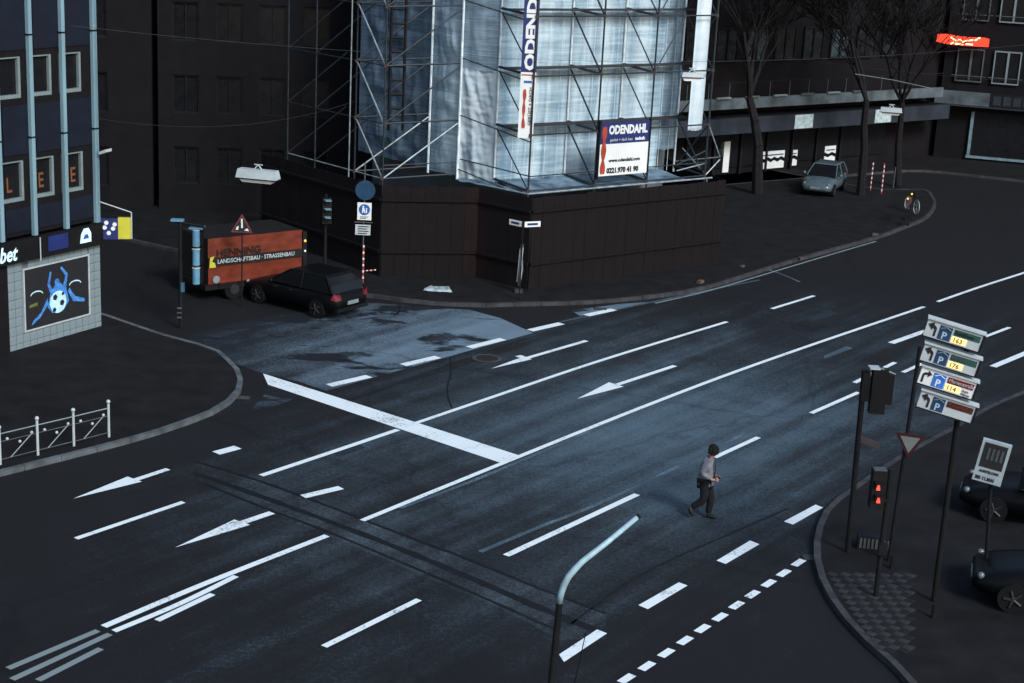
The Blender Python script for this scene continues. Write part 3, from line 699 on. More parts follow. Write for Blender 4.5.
# hollow of the tiled shop window wall: tiles laid one by one round the poster
TL_, TR_, TB_, TT_ = 0.0, X1, 0.02, 2.72
PX0, PX1, PZ0, PZ1 = .58, 3.28, .58, 2.5
MB().box(TL_, TR_, .04, .345, 0, TT_).build('tile_backing', M['grout'], shop)
tw, th = .27, .27; tcount = 0
tiles = {}
for i in range(14):
    for j in range(10):
        x0 = i*.27; x1 = x0+.255; z0 = .02+j*.27; z1 = z0+.255
        cells = [(x0, min(x1, X1-.003), z0, z1)]
        if x1 > PX0 and x0 < PX1 and z1 > PZ0 and z0 < PZ1:
            cells = []
            if x0 < PX0-.03: cells.append((x0, PX0-.012, z0, z1))
            elif x1 > PX1+.03: cells.append((PX1+.012, x1, z0, z1))
            elif z0 < PZ0-.03: cells.append((x0, x1, z0, PZ0-.012))
            elif z1 > PZ1+.03: cells.append((x0, x1, PZ1+.012, z1))
        for (a, b, c, d) in cells:
            key = (round(b-a, 3), round(d-c, 3))
            if key not in tiles: tiles[key] = MB().box(0, key[0], 0, .03, 0, key[1]).mesh('tile', M['tile'])
            link('tile', tiles[key], shop, (a, .012+random.uniform(-.003, .002), c))
pf = MB(); t = .05
pf.box(PX0, PX1, -.02, .03, PZ0, PZ0+t).box(PX0, PX1, -.02, .03, PZ1-t, PZ1).box(PX0, PX0+t, -.02, .03, PZ0+t, PZ1-t).box(PX1-t, PX1, -.02, .03, PZ0+t, PZ1-t)
pfo = pf.build('poster_frame', M['pale_metal'], shop)
MB().box(PX0+t, PX1-t, .0, .035, PZ0+t, PZ1-t).build('poster', M['black_print'], pfo)
# flat print on the poster: blue diving figure hugging a football
pc = mat('poster_blue', (.05, .19, .5), .4, .5, 6); pw = mat('poster_pale_blue', (.42, .66, .78), .4, .2, 6)
y_ = -.003
def pr(nm, pts, mt_, d=.001): MB().prism_xz(pts, y_-d, .0).build(nm, mt_, pfo)
bx, bz = 1.95, 1.25
pr('printed_body', [(bx-.42, bz-.1), (bx-.3, bz+.32), (bx-.1, bz+.55), (bx+.12, bz+.56), (bx+.35, bz+.35), (bx+.45, bz-.05), (bx+.2, bz-.3), (bx-.25, bz-.3)], pc, .001)
MB().disc_xz(bx, bz, .34, y_-.003, 0, 24).build('printed_ball', pw, pfo)
for (dx, dz, r_) in ((-.12, .16, .1), (.16, -.05, .1), (-.16, -.22, .08), (.2, .22, .06)):
    MB().disc_xz(bx+dx, bz+dz, r_, y_-.005, 0, 5).build('printed_patch', M['black_print'], pfo)
MB().disc_xz(bx-.02, bz+.62, .1, y_-.003, 0, 12).build('printed_head', pc, pfo)
for pts in ([(bx-.3, bz+.3), (bx-.42, bz+.6), (bx-.3, bz+.98), (bx-.24, bz+.95), (bx-.32, bz+.6), (bx-.18, bz+.35)], [(bx+.2, bz+.4), (bx+.32, bz+.75), (bx+.12, bz+1.02), (bx+.18, bz+1.06), (bx+.42, bz+.8), (bx+.34, bz+.38)],
            [(bx-.4, bz+.0), (bx-.75, bz-.35), (bx-1.1, bz-.52), (bx-1.0, bz-.38), (bx-.7, bz-.2), (bx-.42, bz+.2)], [(bx+.42, bz+.25), (bx+.62, bz-.1), (bx+1.1, bz-.2), (bx+1.1, bz-.1), (bx+.7, bz+.05), (bx+.48, bz+.35)]):
    pr('printed_limb', pts, pc, .002)
for cx_, cz_ in ((bx-.85, bz+.38), (bx+.72, bz+.42)):
    o1 = [(cx_+.25*math.cos(a), cz_+.12*math.sin(a)) for a in [PI*k/8 for k in range(9)]]; o2 = [(cx_+.22*math.cos(a), cz_+.085*math.sin(a)) for a in [PI*k/8 for k in range(8, -1, -1)]]
    pr('printed_swoosh', o1+o2, pw, .002)
pr('printed_caption', [(.8, 1.28), (1.12, 1.3), (1.12, 1.4), (.8, 1.36)], mat('poster_green', (.1, .12, .03), .5), .001)
# downpipe/flag pole on fascia
MB().tube((1.05, -.26, 2.7), (1.05, -.26, 3.4), .018).build('bracket', M['off_white'], shop)
# tall side wall along the side street
text('E', .01, M['black'], shop, 0, 3.6, y=.2) if False else None

# projecting sign at the corner
ps = thing('projecting_sign', 'blue and yellow illuminated sign projecting from the corner of the dark shop building', 'sign', (SO[0]+SA.x*3.7, SO[1]+SA.y*3.7, .12), math.radians(10))
MB().box(.05, .8, -.06, .06, 2.78, 3.42).build('blue_panel', M['blue'], ps)
MB().box(.6, .98, -.068, .068, 2.8, 3.46).build('yellow_panel', M['yellow'], ps)
for i, (x, z) in enumerate(((.2, 3.15), (.32, 2.98), (.45, 3.12), (.25, 3.3), (.5, 3.25))):
    MB().disc_xz(x, z, .07, -.075, -.061, 6).build('logo_spot', M['white'], ps)
MB().tube((.02, 0, 3.95), (1.0, 0, 3.62), .018).tube((1.0, 0, 3.62), (1.0, 0, 2.8), .02).build('sign_arm', M['off_white'], ps)
# floodlight on the corner
fl = thing('floodlight', 'small floodlight on an arm at the shop building corner above the projecting sign', 'floodlight', (SO[0]+SA.x*3.75, SO[1]+SA.y*3.75, 5.55), math.radians(-20))
MB().tube((0, 0, -.05), (.25, -.15, 0), .02).build('arm', M['dark_metal'], fl)
MB().add([(.25, -.3, 0), (.5, -.3, .1), (.5, .0, .1), (.25, .0, 0), (.25, -.3, .09), (.5, -.3, .19), (.5, 0, .19), (.25, 0, .09)], [(0, 3, 2, 1), (4, 5, 6, 7), (0, 1, 5, 4), (1, 2, 6, 5), (2, 3, 7, 6), (3, 0, 4, 7)]).build('lamp_head', M['pale_metal'], fl)

# =================================================================== DARK BUILDINGS ALONG THE SIDE STREET
def block(name, label, O, a, L_, H_, D_, floors, z_first, storey, wx, ww, wh, wall, frame, glass, cat='building', skip=()):
    a = Vector(a).normalized()
    t = thing(name, label, cat, (O[0], O[1], 0), math.atan2(a.y, a.x)); holes = []
    n = int((L_-.6)/wx)
    for f in range(floors):
        for i in range(n):
            x = .6+i*wx; z = z_first+f*storey
            if (f, i) in skip: continue
            holes.append((x, x+ww, z, z+wh))
    wall_holes(0, L_, 0, H_, holes, 0, .25).build('wall', wall, t); MB().box(0, L_, .25, D_, 0, H_).build('wall', wall, t)
    MB().box(-.15, L_+.15, -.2, D_, H_, H_+.3).build('roof', M['dark_metal'], t)
    for (x0, x1, z0, z1) in holes:
        f = MB(); s = .06; f.box(x0, x1, .06, .14, z0, z0+s).box(x0, x1, .06, .14, z1-s, z1).box(x0, x0+s, .06, .14, z0+s, z1-s).box(x1-s, x1, .06, .14, z0+s, z1-s).box((x0+x1)/2-.025, (x0+x1)/2+.025, .07, .13, z0+s, z1-s)
        fo = f.build('window', frame, t); MB().box(x0+s, x1-s, .15, .16, z0+s, z1-s).build('pane', glass, fo)
    return t
block('house', 'dark brown terraced house closing the side street behind the hanging lamp', (-24, 66), (1, .12), 8.5, 17, 9, 5, 1.0, 3.1, 1.7, 1.0, 1.7, M['facade2'], M['dark_metal'], M['glass'])
block('house', 'dark gabled house beyond the left end of the scaffold', (-15.3, 67), (1, .1), 9, 16, 9, 5, 1.2, 3.0, 1.8, 1.1, 1.6, M['facade'], M['dark_metal'], M['glass'])
block('house', 'dark house beside the betting shop along the side street', (-30, 62), (.75, .2), 7, 18, 8, 5, 1.2, 3.1, 1.8, 1.1, 1.6, M['facade2'], M['dark_metal'], M['glass'])

# =================================================================== FAR BUILDINGS, RIGHT
AL = Vector((.70, .714, 0)).normalized()*1.0
BO = Vector((8.2, 81.0, 0)); BE = Vector((23.5, 93.5, 0)); AL = (BE-BO).normalized(); LL = (BE-BO).length
far = thing('shop_building', 'long dark building with pale balcony bands and shop windows behind the bare tree', 'building', (BO.x, BO.y, 0), math.atan2(AL.y, AL.x))
def FP(px, py): return PLN(px, py, BO, AL)
MB().box(-6, LL+2.5, .4, 12, 0, 24).build('wall', M['facade2'], far)
zt1 = FP(800, 92)[1]; zb1 = FP(800, 102)[1]; zt2 = FP(780, 111)[1]; zb2 = FP(780, 126)[1]
MB().box(-3, LL-.2, -1.0, -.8, zb1, zt1).build('balcony_front', M['concrete'], far); MB().box(-3, LL-.2, -.8, .4, zb1, zb1+.2).build('balcony_slab', M['facade'], far)
MB().box(-3, LL+.2, -1.3, -1.1, zb2, zt2).build('canopy_fascia', M['concrete_dim'], far); MB().box(-3, LL+.2, -1.1, .4, zt2-.2, zt2).build('canopy', M['facade'], far)
s0 = FP(776, 120)[0]; s1 = FP(794, 120)[0]; MB().box(s0, s1, -1.33, -1.302, zb2+.05, zt2-.03).build('fascia_sign', mat('pale_fascia_sign', (.34, .42, .44), .6, .3, 5), far)
s0 = FP(856, 117)[0]; s1 = FP(872, 117)[0]; MB().box(s0, s1, -1.33, -1.302, zb2+.05, zt2-.03).build('fascia_sign', mat('pale_fascia_sign', (.34, .42, .44), .6, .3, 5), far)
for i in range(12):
    x = -2.5+i*1.5
    MB().tube((x, -.95, zt1), (x, -.95, zt1+.8), .02).build('railing_post', M['frame_dim'], far)
MB().tube((-3, -.95, zt1+.8), (LL-.3, -.95, zt1+.8), .022).build('railing', M['dark_metal'], far)
for i in range(6):   # flower boxes on the balcony
    x = 1+i*2.1; MB().box(x, x+1.0, -1.12, -.98, zt1+.01, zt1+.1).build('planter_box', M['frame'] if i % 2 == 0 else M['frame_dim'], far)
zwa, zwb = FP(760, 62)[1], FP(760, 32)[1]
for fl_ in range(4):
    for i in range(10):
        x = -4.5+i*2.2; z0 = zwa+fl_*3.2; z1 = z0+1.75
        if z1 > 23: continue
        f = MB(); s = .09; f.box(x, x+1.6, .28, .42, z0, z0+s).box(x, x+1.6, .28, .42, z1-s, z1).box(x, x+s, .28, .42, z0+s, z1-s).box(x+1.6-s, x+1.6, .28, .42, z0+s, z1-s).box(x+.75, x+.85, .28, .42, z0+s, z1-s)
        fo = f.build('window', M['dark_metal'], far)
        gm = mat('painted_reflection_glass_%d' % ((i*7+fl_) % 3), ((.012, .015, .018), (.035, .047, .055), (.009, .0095, .011))[(i*7+fl_) % 3], .2, .8, 2.2, spec=.5, streak=(1, 1, 1.6))  # some panes have reflections put into their colour, pale and mottled
        MB().box(x+s, x+1.6-s, .34, .36, z0+s, z1-s).build('pane', gm, fo)
# shop window posters
def poster(px0, py0, px1, py1, zig=True):
    a, z1 = FP(px0, py0); b, z0 = FP(px1, py1); a, b = min(a, b), max(a, b)
    z0, z1 = min(z0, z1), max(z0, z1); zm = (z0+z1)/2; n = max(2, int((b-a)/.25))
    up_ = [(a, z1), (b, z1)]+[(b-(b-a)*i/n, zm+.08+(.08 if i % 2 else -.02)) for i in range(n+1)]
    lo_ = [(a, z0), (b, z0)]+[(b-(b-a)*i/n, zm-.12+(.08 if i % 2 else -.02)) for i in range(n+1)]
    o = MB().prism_xz(up_[::-1], .26, .29).build('window_poster', M['white'], far); MB().prism_xz(lo_, .26, .29).build('window_poster', M['white'], far)
    MB().box(a+.1, b-.1, .24, .258, zm+(z1-zm)*.5, zm+(z1-zm)*.62).build('printed_bar', M['blue'], o)
poster(762, 153, 787, 168); poster(795, 151, 800, 166); poster(829, 147, 838, 164)
a_, z1_ = FP(724, 143); b_, z0_ = FP(732, 173); MB().box(a_+.35, b_, .28, .33, z0_, z1_).build('pale_poster_panel', M['white'], far); MB().box(a_-.1, a_+.33, .3, .34, z0_+.9, z1_).build('pale_poster_panel', M['frame'], far)  # pale poster panels in their own colour, without glow
for i in range(8):
    x = .5+i*2.0; MB().box(x-.07, x+.07, .2, .398, 0, zb2).build('shop_pier', M['dark_metal'], far); MB().box(x+.1, x+1.85, .3, .38, .5, 2.7).build('shop_window', M['glass'], far)

# right building with the red lit sign
RO = BE+Vector((.6, .2, 0)); AR = Vector((1, -.30, 0)).normalized(); RL = 22
farr = thing('shop_building', 'dark building on the right carrying a glowing red sign above pale framed windows', 'building', (RO.x, RO.y, 0), math.atan2(AR.y, AR.x))
def RP(px, py): return PLN(px, py, RO, AR)
MB().box(0, RL, .4, 12, 0, 24).build('wall', M['facade'], farr)
zf1 = RP(975, 92)[1]; zf0 = RP(975, 105)[1]
sA = RP(935, 98)[0]; sB = RP(990, 98)[0]
MB().box(sA, sB, -.4, -.1, zf0, zf1).build('canopy_fascia', M['concrete'], farr); MB().box(sB+.02, RL, -.4, -.1, zf0, zf1).build('canopy_fascia', M['dark_metal'], farr)
for k in range(8): MB().box(sB+.2+k*.55, sB+.62+k*.55, -.42, -.401, zf0+.12, zf1-.12).build('fascia_cassette', M['concrete_dim'], farr)
MB().box(0, RL, -.1, .4, zf0+.1, zf1-.1).build('canopy', M['facade'], farr); MB().box(0, RL, -.45, -.38, zf0-.1, zf0-.02).build('canopy_edge', M['concrete_dim'], farr)
for (py0, py1) in ((84, 52), (22, -10), (-40, -75)):
    z0 = RP(990, py0)[1]; z1 = RP(990, py1)[1]
    for i in range(8):
        x = .7+i*2.05
        f = MB(); s = .07; f.box(x, x+1.5, .25, .4, z0, z0+s).box(x, x+s, .25, .4, z0+s, z1).box(x+1.5-s, x+1.5, .25, .4, z0+s, z1).box(x+.72, x+.84, .25, .4, z0+s, z1).box(x, x+1.5, .25, .4, z1, z1+s)
        fo = f.build('window', M['frame'] if i % 3 else M['frame_dim'], farr); MB().box(x+s, x+1.5-s, .33, .35, z0+s, z1).build('pane', M['glass'], fo)
        MB().tube((x-.2, .1, z0+.35), (x+1.7, .1, z0+.35), .025).build('window_rail', M['frame_dim'], farr)
# large opening with pale frame
a1, zA = RP(965, 158); _, zB_ = RP(968, 112)
f = MB(); f.box(a1, RL, .22, .4, zA, zA+.14).box(a1+.05, a1+.22, .22, .4, zA+.14, zB_).box(a1-.3, RL, .18, .4, zA-.32, zA-.22)
fo = f.build('shop_window', mat('blue_grey_frame', (.13, .2, .24), .5, .3), farr); MB().box(a1+.22, RL, .3, .33, zA+.14, zB_).build('pane', M['glass'], fo)
rs = thing('lit_sign', 'glowing red shop sign with cream lettering on the dark right building', 'sign', (RO.x, RO.y, 0), math.atan2(AR.y, AR.x))
x0, z0 = RP(936, 45); x1, z1 = RP(990, 36)
zm_ = (z0+z1)/2+.02; z0 = zm_-.26; z1 = zm_+.26
pts = [(x0, z0+.12), (x0+.05, z1), (x0+.5, z1+.04), (x0+1.3, z1-.04), (x0+2.2, z1-.05), (x1-.3, z1-.02), (x1, z1-.08), (x1, z0), (x0+1.4, z0-.02), (x0+.5, z0+.02)]
MB().prism_xz(pts[::-1], -.4, -.15).build('sign_face', M['sign_lit'], rs)
text('Kauf', .55, M['sign_text_lit'], rs, x0+.8, z0+.02, y=-.41, bold=.02, shear=.3, sx=1.15) if False else None
# cream strokes: illegible script
for k, (dx, dz, l, an) in enumerate(((.8, .32, .5, -.9), (.85, .1, .5, .8), (1.15, .3, .3, -.2), (1.45, .22, .4, .6), (1.75, .32, .35, .2), (2.05, .38, .22, .9), (1.15, .02, .55, .05), (1.7, .05, .5, -.05), (2.2, .5, .16, .3))):
    q = MB(); an *= .6; l *= .8; ca, sa = math.cos(an), math.sin(an); cx_, cz_ = x0+dx+.15, z0+dz*.85+.04
    q.prism_xz([(cx_-ca*l/2+sa*.04, cz_-sa*l/2-ca*.04), (cx_+ca*l/2+sa*.04, cz_+sa*l/2-ca*.04), (cx_+ca*l/2-sa*.04, cz_+sa*l/2+ca*.04), (cx_-ca*l/2-sa*.04, cz_-sa*l/2+ca*.04)], -.42, -.405)
    q.build('letter_stroke', M['sign_text_lit'], rs)

# =================================================================== TREES (bare)
def bare_tree(label, base, H_, seed, r=.22, spread=1.0, group=None):
    rnd = random.Random(seed); t = thing('bare_tree', label, 'tree', base, 0, group)
    trunk = MB(); crown = MB()
    def grow(p, d, L_, r_, depth, mb):
        n = 4 if depth < 2 else 3; q = p
        for i in range(n):
            d = (d+Vector((rnd.uniform(-1, 1), rnd.uniform(-1, 1), rnd.uniform(-.2, .5)))*.16).normalized()
            e = q+d*L_/n; ra = r_*(1-.35*i/n); rb = r_*(1-.35*(i+1)/n); mb.tube(q, e, ra, 7 if depth < 2 else 4, rb); q = e
            if depth >= 1 and depth < 5 and i > 0 and rnd.random() < .85:
                s = (d+Vector((rnd.uniform(-1, 1), rnd.uniform(-1, 1), rnd.uniform(-.1, .6)))*.9*spread).normalized(); grow(q, s, L_*rnd.uniform(.45, .65), max(.02, rb*.5), depth+1, crown)
        if depth < 5:
            for k in range(rnd.choice((2, 3)) if depth else 4):
                s = (d+Vector((rnd.uniform(-1, 1), rnd.uniform(-1, 1), rnd.uniform(0, .5)))*.7*spread).normalized(); grow(q, s, L_*rnd.uniform(.6, .8), max(.02, rb*.62), depth+1, crown)
    grow(Vector((0, 0, 0)), Vector((0, 0, 1)), H_*.38, r, 0, trunk)
    trunk.build('trunk', M['bark'], t); crown.build('crown', M['bark'], t)
    return t
bt = G(757, 196); bare_tree('bare black tree in front of the pale balcony bands, nearest the scaffold', (bt.x-.0, bt.y, .1), 12.5, 3, .3, 1.15)
bt = G(868, 205); bare_tree('bare thin tree behind the parked silver-blue car', (bt.x, bt.y+2, .1), 12.5, 11, .24, 1.2)
bt = G(960, 200); bare_tree('bare dark tree in front of the red lit sign building', (bt.x-2.5, bt.y+3, .1), 11.5, 21, .22, 1.1)

# =================================================================== CARS
def car(name, label, loc, rz, paint, Lc=4.3, Wc=1.76, Hc=1.42, lit=False, group=None):
    t = thing(name, label, 'car', loc, rz, group)
    # x forward (nose at +x)
    st = [(-.5, .40, .62, .80, .72), (-.485, .30, .86, .90, .86), (-.44, .24, .93, .96, .95), (-.36, .2, .94, 1, 1), (-.2, .19, .92, 1, 1), (0, .19, .9, 1, 1), (.15, .19, .89, 1, 1), (.3, .2, .84, 1, .98), (.4, .22, .76, .97, .94), (.47, .26, .66, .88, .84), (.5, .34, .56, .74, .7)]
    vs = []; fs = []; n = 14
    for (fx, zb, zt, wb, wt) in st:
        for k in range(n):
            a = 2*PI*k/n; c = math.cos(a); s = math.sin(a); ex = .45
            yy = math.copysign(abs(c)**ex, c)*Wc/2*(wb if s < 0 else wb*(1-.06*abs(s))); zz = (zb+zt)/2+math.copysign(abs(s)**ex, s)*(zt-zb)/2
            vs.append((fx*Lc, yy*wt/wb if wb else yy, zz))
    for i in range(len(st)-1):
        for k in range(n): fs.append((i*n+k, i*n+(k+1) % n, (i+1)*n+(k+1) % n, (i+1)*n+k)[::-1])
    fs += [tuple(range(n)), tuple(range((len(st)-1)*n, len(st)*n))[::-1]]
    mb = MB(); mb.add(vs, fs); mb.smooth = True; body = mb.build('body', paint, t)
    # glasshouse
    def ring(x0, x1, z, hw): return [(x0, -hw, z), (x1, -hw, z), (x1, hw, z), (x0, hw, z)]
    gz = [ring(-.46*Lc, .2*Lc, .88, Wc*.45), ring(-.43*Lc, .1*Lc, 1.15, Wc*.41), ring(-.36*Lc, .0, Hc-.04, Wc*.36)]
    vs = [p for r_ in gz for p in r_]; fs = []
    for i in range(2):
        for k in range(4): fs.append((i*4+k, i*4+(k+1) % 4, i*4+4+(k+1) % 4, i*4+4+k))
    fs.append((8, 9, 10, 11)); MB().add(vs, fs).build('glass', M['car_glass'], t)
    rf = MB(); rf.add(ring(-.37*Lc, .01*Lc, Hc-.045, Wc*.37)+ring(-.35*Lc, -.01*Lc, Hc, Wc*.33), [(0, 3, 2, 1), (4, 5, 6, 7), (0, 1, 5, 4), (1, 2, 6, 5), (2, 3, 7, 6), (3, 0, 4, 7)]); rf.build('roof', paint, t)
    pl = MB()
    for s in (-1, 1):
        for a_, b_, r_ in (((.2*Lc, s*Wc*.45, .88), (0, s*Wc*.36, Hc-.03), .03), ((-.46*Lc, s*Wc*.45, .88), (-.36*Lc, s*Wc*.36, Hc-.03), .05), ((-.13*Lc, s*Wc*.455, .88), (-.13*Lc, s*Wc*.37, Hc-.03), .03)):
            MB().tube(a_, b_, r_, 5).build('pillar', paint, t)
    for sx in (-.31, .31):
        for s in (-1, 1):
            y1 = s*Wc/2*1.01; y0 = y1-s*.2; q = MB(); q.tube((sx*Lc, y0, .31), (sx*Lc, y1, .31), .31, 20); wv = q.build('wheel', M['rubber'], t)
            q = MB(); 
            for k in range(5):
                a = 2*PI*k/5; q.tube((sx*Lc, y1+s*.012, .31), (sx*Lc+.19*math.cos(a), y1+s*.012, .31+.19*math.sin(a)), .028, 5)
            q.tube((sx*Lc, y1, .31), (sx*Lc, y1+s*.02, .31), .06, 10); q.build('rim', M['rim'], wv)
    for s in (-1, 1):
        MB().add([(-.5*Lc-.005, s*.5*Wc*.62, .7), (-.49*Lc, s*.5*Wc*.9, .68), (-.455*Lc, s*.5*Wc*1.0, .72), (-.47*Lc, s*.5*Wc*.93, .9), (-.495*Lc, s*.5*Wc*.68, .88), (-.46*Lc, s*.3*Wc, .78)], [(0, 1, 3, 4), (1, 2, 3), (0, 4, 5), (0, 5, 1), (2, 5, 3), (3, 5, 4)]).build('tail_lamp', M['tail'], t)
        MB().ball((.465*Lc, s*.5*Wc*.74, .63), .08, 8).build('headlight', mat('headlight_glass', (.1, .11, .12), .15, .2, spec=.5), t)
        MB().ball((.14*Lc, s*(Wc/2+.1), .95), .09, 8).build('mirror', paint, t)
        for hx in (-.06, .1): MB().box(hx*Lc, hx*Lc+.15, s*Wc/2*.985-.015, s*Wc/2*.985+.015, .74, .765).build('door_handle', M['rim'], t)
    MB().box(-.506*Lc, -.498*Lc, -.26, .26, .5, .62).build('number_plate', mat('dull_number_plate', (.16, .2, .22), .4), t); MB().box(.498*Lc, .506*Lc, -.26, .26, .4, .51).build('number_plate', mat('dull_number_plate', (.16, .2, .22), .4), t)
    MB().box(-.5*Lc-.02, -.47*Lc, -Wc*.42, Wc*.42, .3, .42).build('bumper', M['black'], t)
    return t
ca = (G(258, 301)+G(326, 318))/2
dcar = Vector(G(258, 301)-G(326, 318)).normalized()
nrm = Vector((-dcar.y, dcar.x, 0)); nrm = nrm if nrm.y > 0 else -nrm
ca = ca+nrm*.62
k1 = car('parked_car', 'black car entering the side street in front of the orange trailer', (ca.x, ca.y, 0), math.atan2(dcar.y, dcar.x), M['car_black'])
cc = G(824, 197); k2 = car('parked_car', 'small silver-blue car parked behind the hoarding end under the far shop posters', (cc.x+.1, cc.y+.9, .12), math.radians(247), M['car_navy'], Lc=3.8, Wc=1.62)
cc = G(1012, 512, .5); k3 = car('parked_car', 'black car below the advertising panel at the right edge', (cc.x+1.2, cc.y+.6, .12), math.radians(160), M['car_black'])
cc = G(1010, 590, .5); k4 = car('parked_car', 'black car nearest the camera at the lower right edge', (cc.x+1.5, cc.y+.2, .12), math.radians(165), M['car_black'])

# =================================================================== TRAILER WITH ORANGE TARPAULIN
ta = G(208, 288, .55); ta = Vector((-10.35, 51.9, 0)); tang = math.radians(39); TA = Vector((math.cos(tang), math.sin(tang), 0))
sA_, zA_ = PLN(208, 240, ta, TA); sB_, zB2 = PLN(302, 233, ta, TA); sC_, zC_ = PLN(208, 288, ta, TA)
trl = thing('tarpaulin_trailer', 'low trailer covered in an orange tarpaulin with a black lettered band', 'trailer', (ta.x, ta.y, 0), tang)
TX0, TX1 = sA_, sB_; TZ0, TZ1 = .62, 2.18
vs = []; fs = []; nx, nz = 36, 14
for j in range(nz+1):
    for i in range(nx+1):
        x = TX0+(TX1-TX0)*i/nx; z = TZ0+(TZ1-TZ0)*j/nz; vs.append((x, .03*noise.noise(Vector((x*1.5+z, z*1.1, 0)))+.02*noise.noise(Vector((x*5, z*4, 3))), z))
for j in range(nz):
    for i in range(nx): k = j*(nx+1)+i; fs.append((k, k+1, k+nx+2, k+nx+1))
mb = MB(); mb.add(vs, fs); mb.smooth = True; mb.build('tarpaulin', M['tarp'], trl)
MB().box(TX0+.01, TX1-.01, .05, 2.1, TZ0, TZ1-.02).build('box_body', M['tarp_black'], trl)
MB().box(TX0, TX1, -.05, -.035, 1.24, 1.53).build('printed_band', M['tarp_black'], trl)
text('HENNING', .34, M['tarp_black'], trl, TX0+.28, 1.56, y=-.045, bold=.006, sx=1.1)
text('LANDSCHAFTSBAU · STRASSENBAU', .2, M['off_white'], trl, TX0+.32, 1.32, y=-.055, bold=.002, sx=.93)
MB().prism_xz([(TX0+.02, 1.2), (TX0+.26, 1.2), (TX0+.22, 1.36), (TX0+.12, 1.4), (TX0+.2, 1.58), (TX0+.05, 1.56), (TX0+.03, 1.36)], -.065, -.051).build('logo_print', M['yellow'], trl)
MB().disc_xz(TX0+.28, .78, .13, -.06, -.045, 16).build('round_sticker', M['frame'], trl)
MB().box(TX0-.1, TX1+.15, 0, 2.15, .42, .6).build('chassis', M['dark_metal'], trl)
for x in (TX0+1.0, TX1-.9):
    q = MB(); q.tube((x, .02, .36), (x, .27, .36), .36, 18); wv = q.build('wheel', M['rubber'], trl); q = MB(); q.tube((x, -.005, .36), (x, .018, .36), .17, 12); q.build('rim', M['rim'], wv)
for z, mt_ in ((1.78, M['amber_lit']), (1.42, M['lamp_white'])): MB().ball((TX1+.12, -.02, z), .05, 6).build('marker_lamp', mt_, trl)
MB().box(TX1+.05, TX1+.2, .0, 2.1, .6, 2.1).build('headboard', M['dark_metal'], trl)
for k in range(5): MB().tube((TX0+.4+k*.75, -.03, TZ0+.03), (TX0+.4+k*.75, -.03, TZ0-.12), .012).build('strap', M['black'], trl)

# =================================================================== STREET FURNITURE
# three-lamp signal with pale blue reflecting sides, left
def pole(parent, h, r=.05, mt_=None, x=0, y=0, z0=0): return MB().tube((x, y, z0), (x, y, h), r, 10, r*.85).build('pole', mt_ or M['dark_metal'], parent)
p = G(181, 329); tl = thing('traffic_light', 'traffic light with three pale blue sided boxes left of the orange trailer', 'traffic light', (p.x, p.y, .12), 0)
pole(tl, 3.3, .07)
MB().tube((-.15, .05, 3.32), (.75, -.05, 3.2), .05).build('arm', M['dark_metal'], tl)
MB().box(-.28, .1, -.12, .12, 3.34, 3.4).build('cap_plate', M['pale_blue'], tl); 
for k in range(3):
    z = 2.42-k*.0+(.0); z = 3.0-k*.6
    h_ = MB().box(.36, .66, -.02, .3, z-.42, z+.12).build('lamp_housing', M['black'], tl)
    q = MB(); n_ = 10; vs = []
    q.prism([(.51+.115*math.cos(a), -.12+.11*math.sin(a)) for a in [2*PI*i/14 for i in range(14)]], z-.4, z+.1); q.smooth = False
    q.build('lamp_shell', M['pale_blue'], h_)
    MB().prism([(.51+.13*math.cos(a), -.12+.125*math.sin(a)) for a in [2*PI*i/14 for i in range(14)]], z+.1, z+.125).build('shell_cap', M['off_white'], h_)
MB().box(.3, .72, -.2, .3, 3.14, 3.18).build('top_plate', M['pale_blue'], tl)
MB().box(.02, .13, -.09, .0, 1.1, 1.4).build('push_button_box', mat('teal_box', (.03, .09, .12), .5), tl)
for z in (.25, .4, .55): MB().box(-.1, .04, -.09, -.06, z, z+.05).build('reflector', M['frame_dim'], tl)
# side street signal
p = G(320, 298); t2 = thing('traffic_light', 'dark traffic light standing between the orange trailer and the pedestrian sign', 'traffic light', (p.x, p.y+1.2, .0), math.radians(20))
pole(t2, 3.4, .06)
MB().box(-.16, .16, -.22, -.03, 2.4, 3.3).build('lamp_housing', M['black'], t2)
for z in (3.14, 2.84, 2.55):
    MB().tube((.0, -.22, z), (.0, -.25, z), .1, 12).build('lens', M['black'], t2); MB().add([(-.12, -.22, z+.09), (.12, -.22, z+.09), (.1, -.42, z+.08), (-.1, -.42, z+.08), (-.12, -.22, z+.12), (.12, -.22, z+.12), (.1, -.42, z+.1), (-.1, -.42, z+.1)], [(0, 3, 2, 1), (4, 5, 6, 7), (0, 1, 5, 4), (1, 2, 6, 5), (2, 3, 7, 6), (3, 0, 4, 7)]).build('visor', mat('pale_visor', (.12, .22, .26), .4), t2)
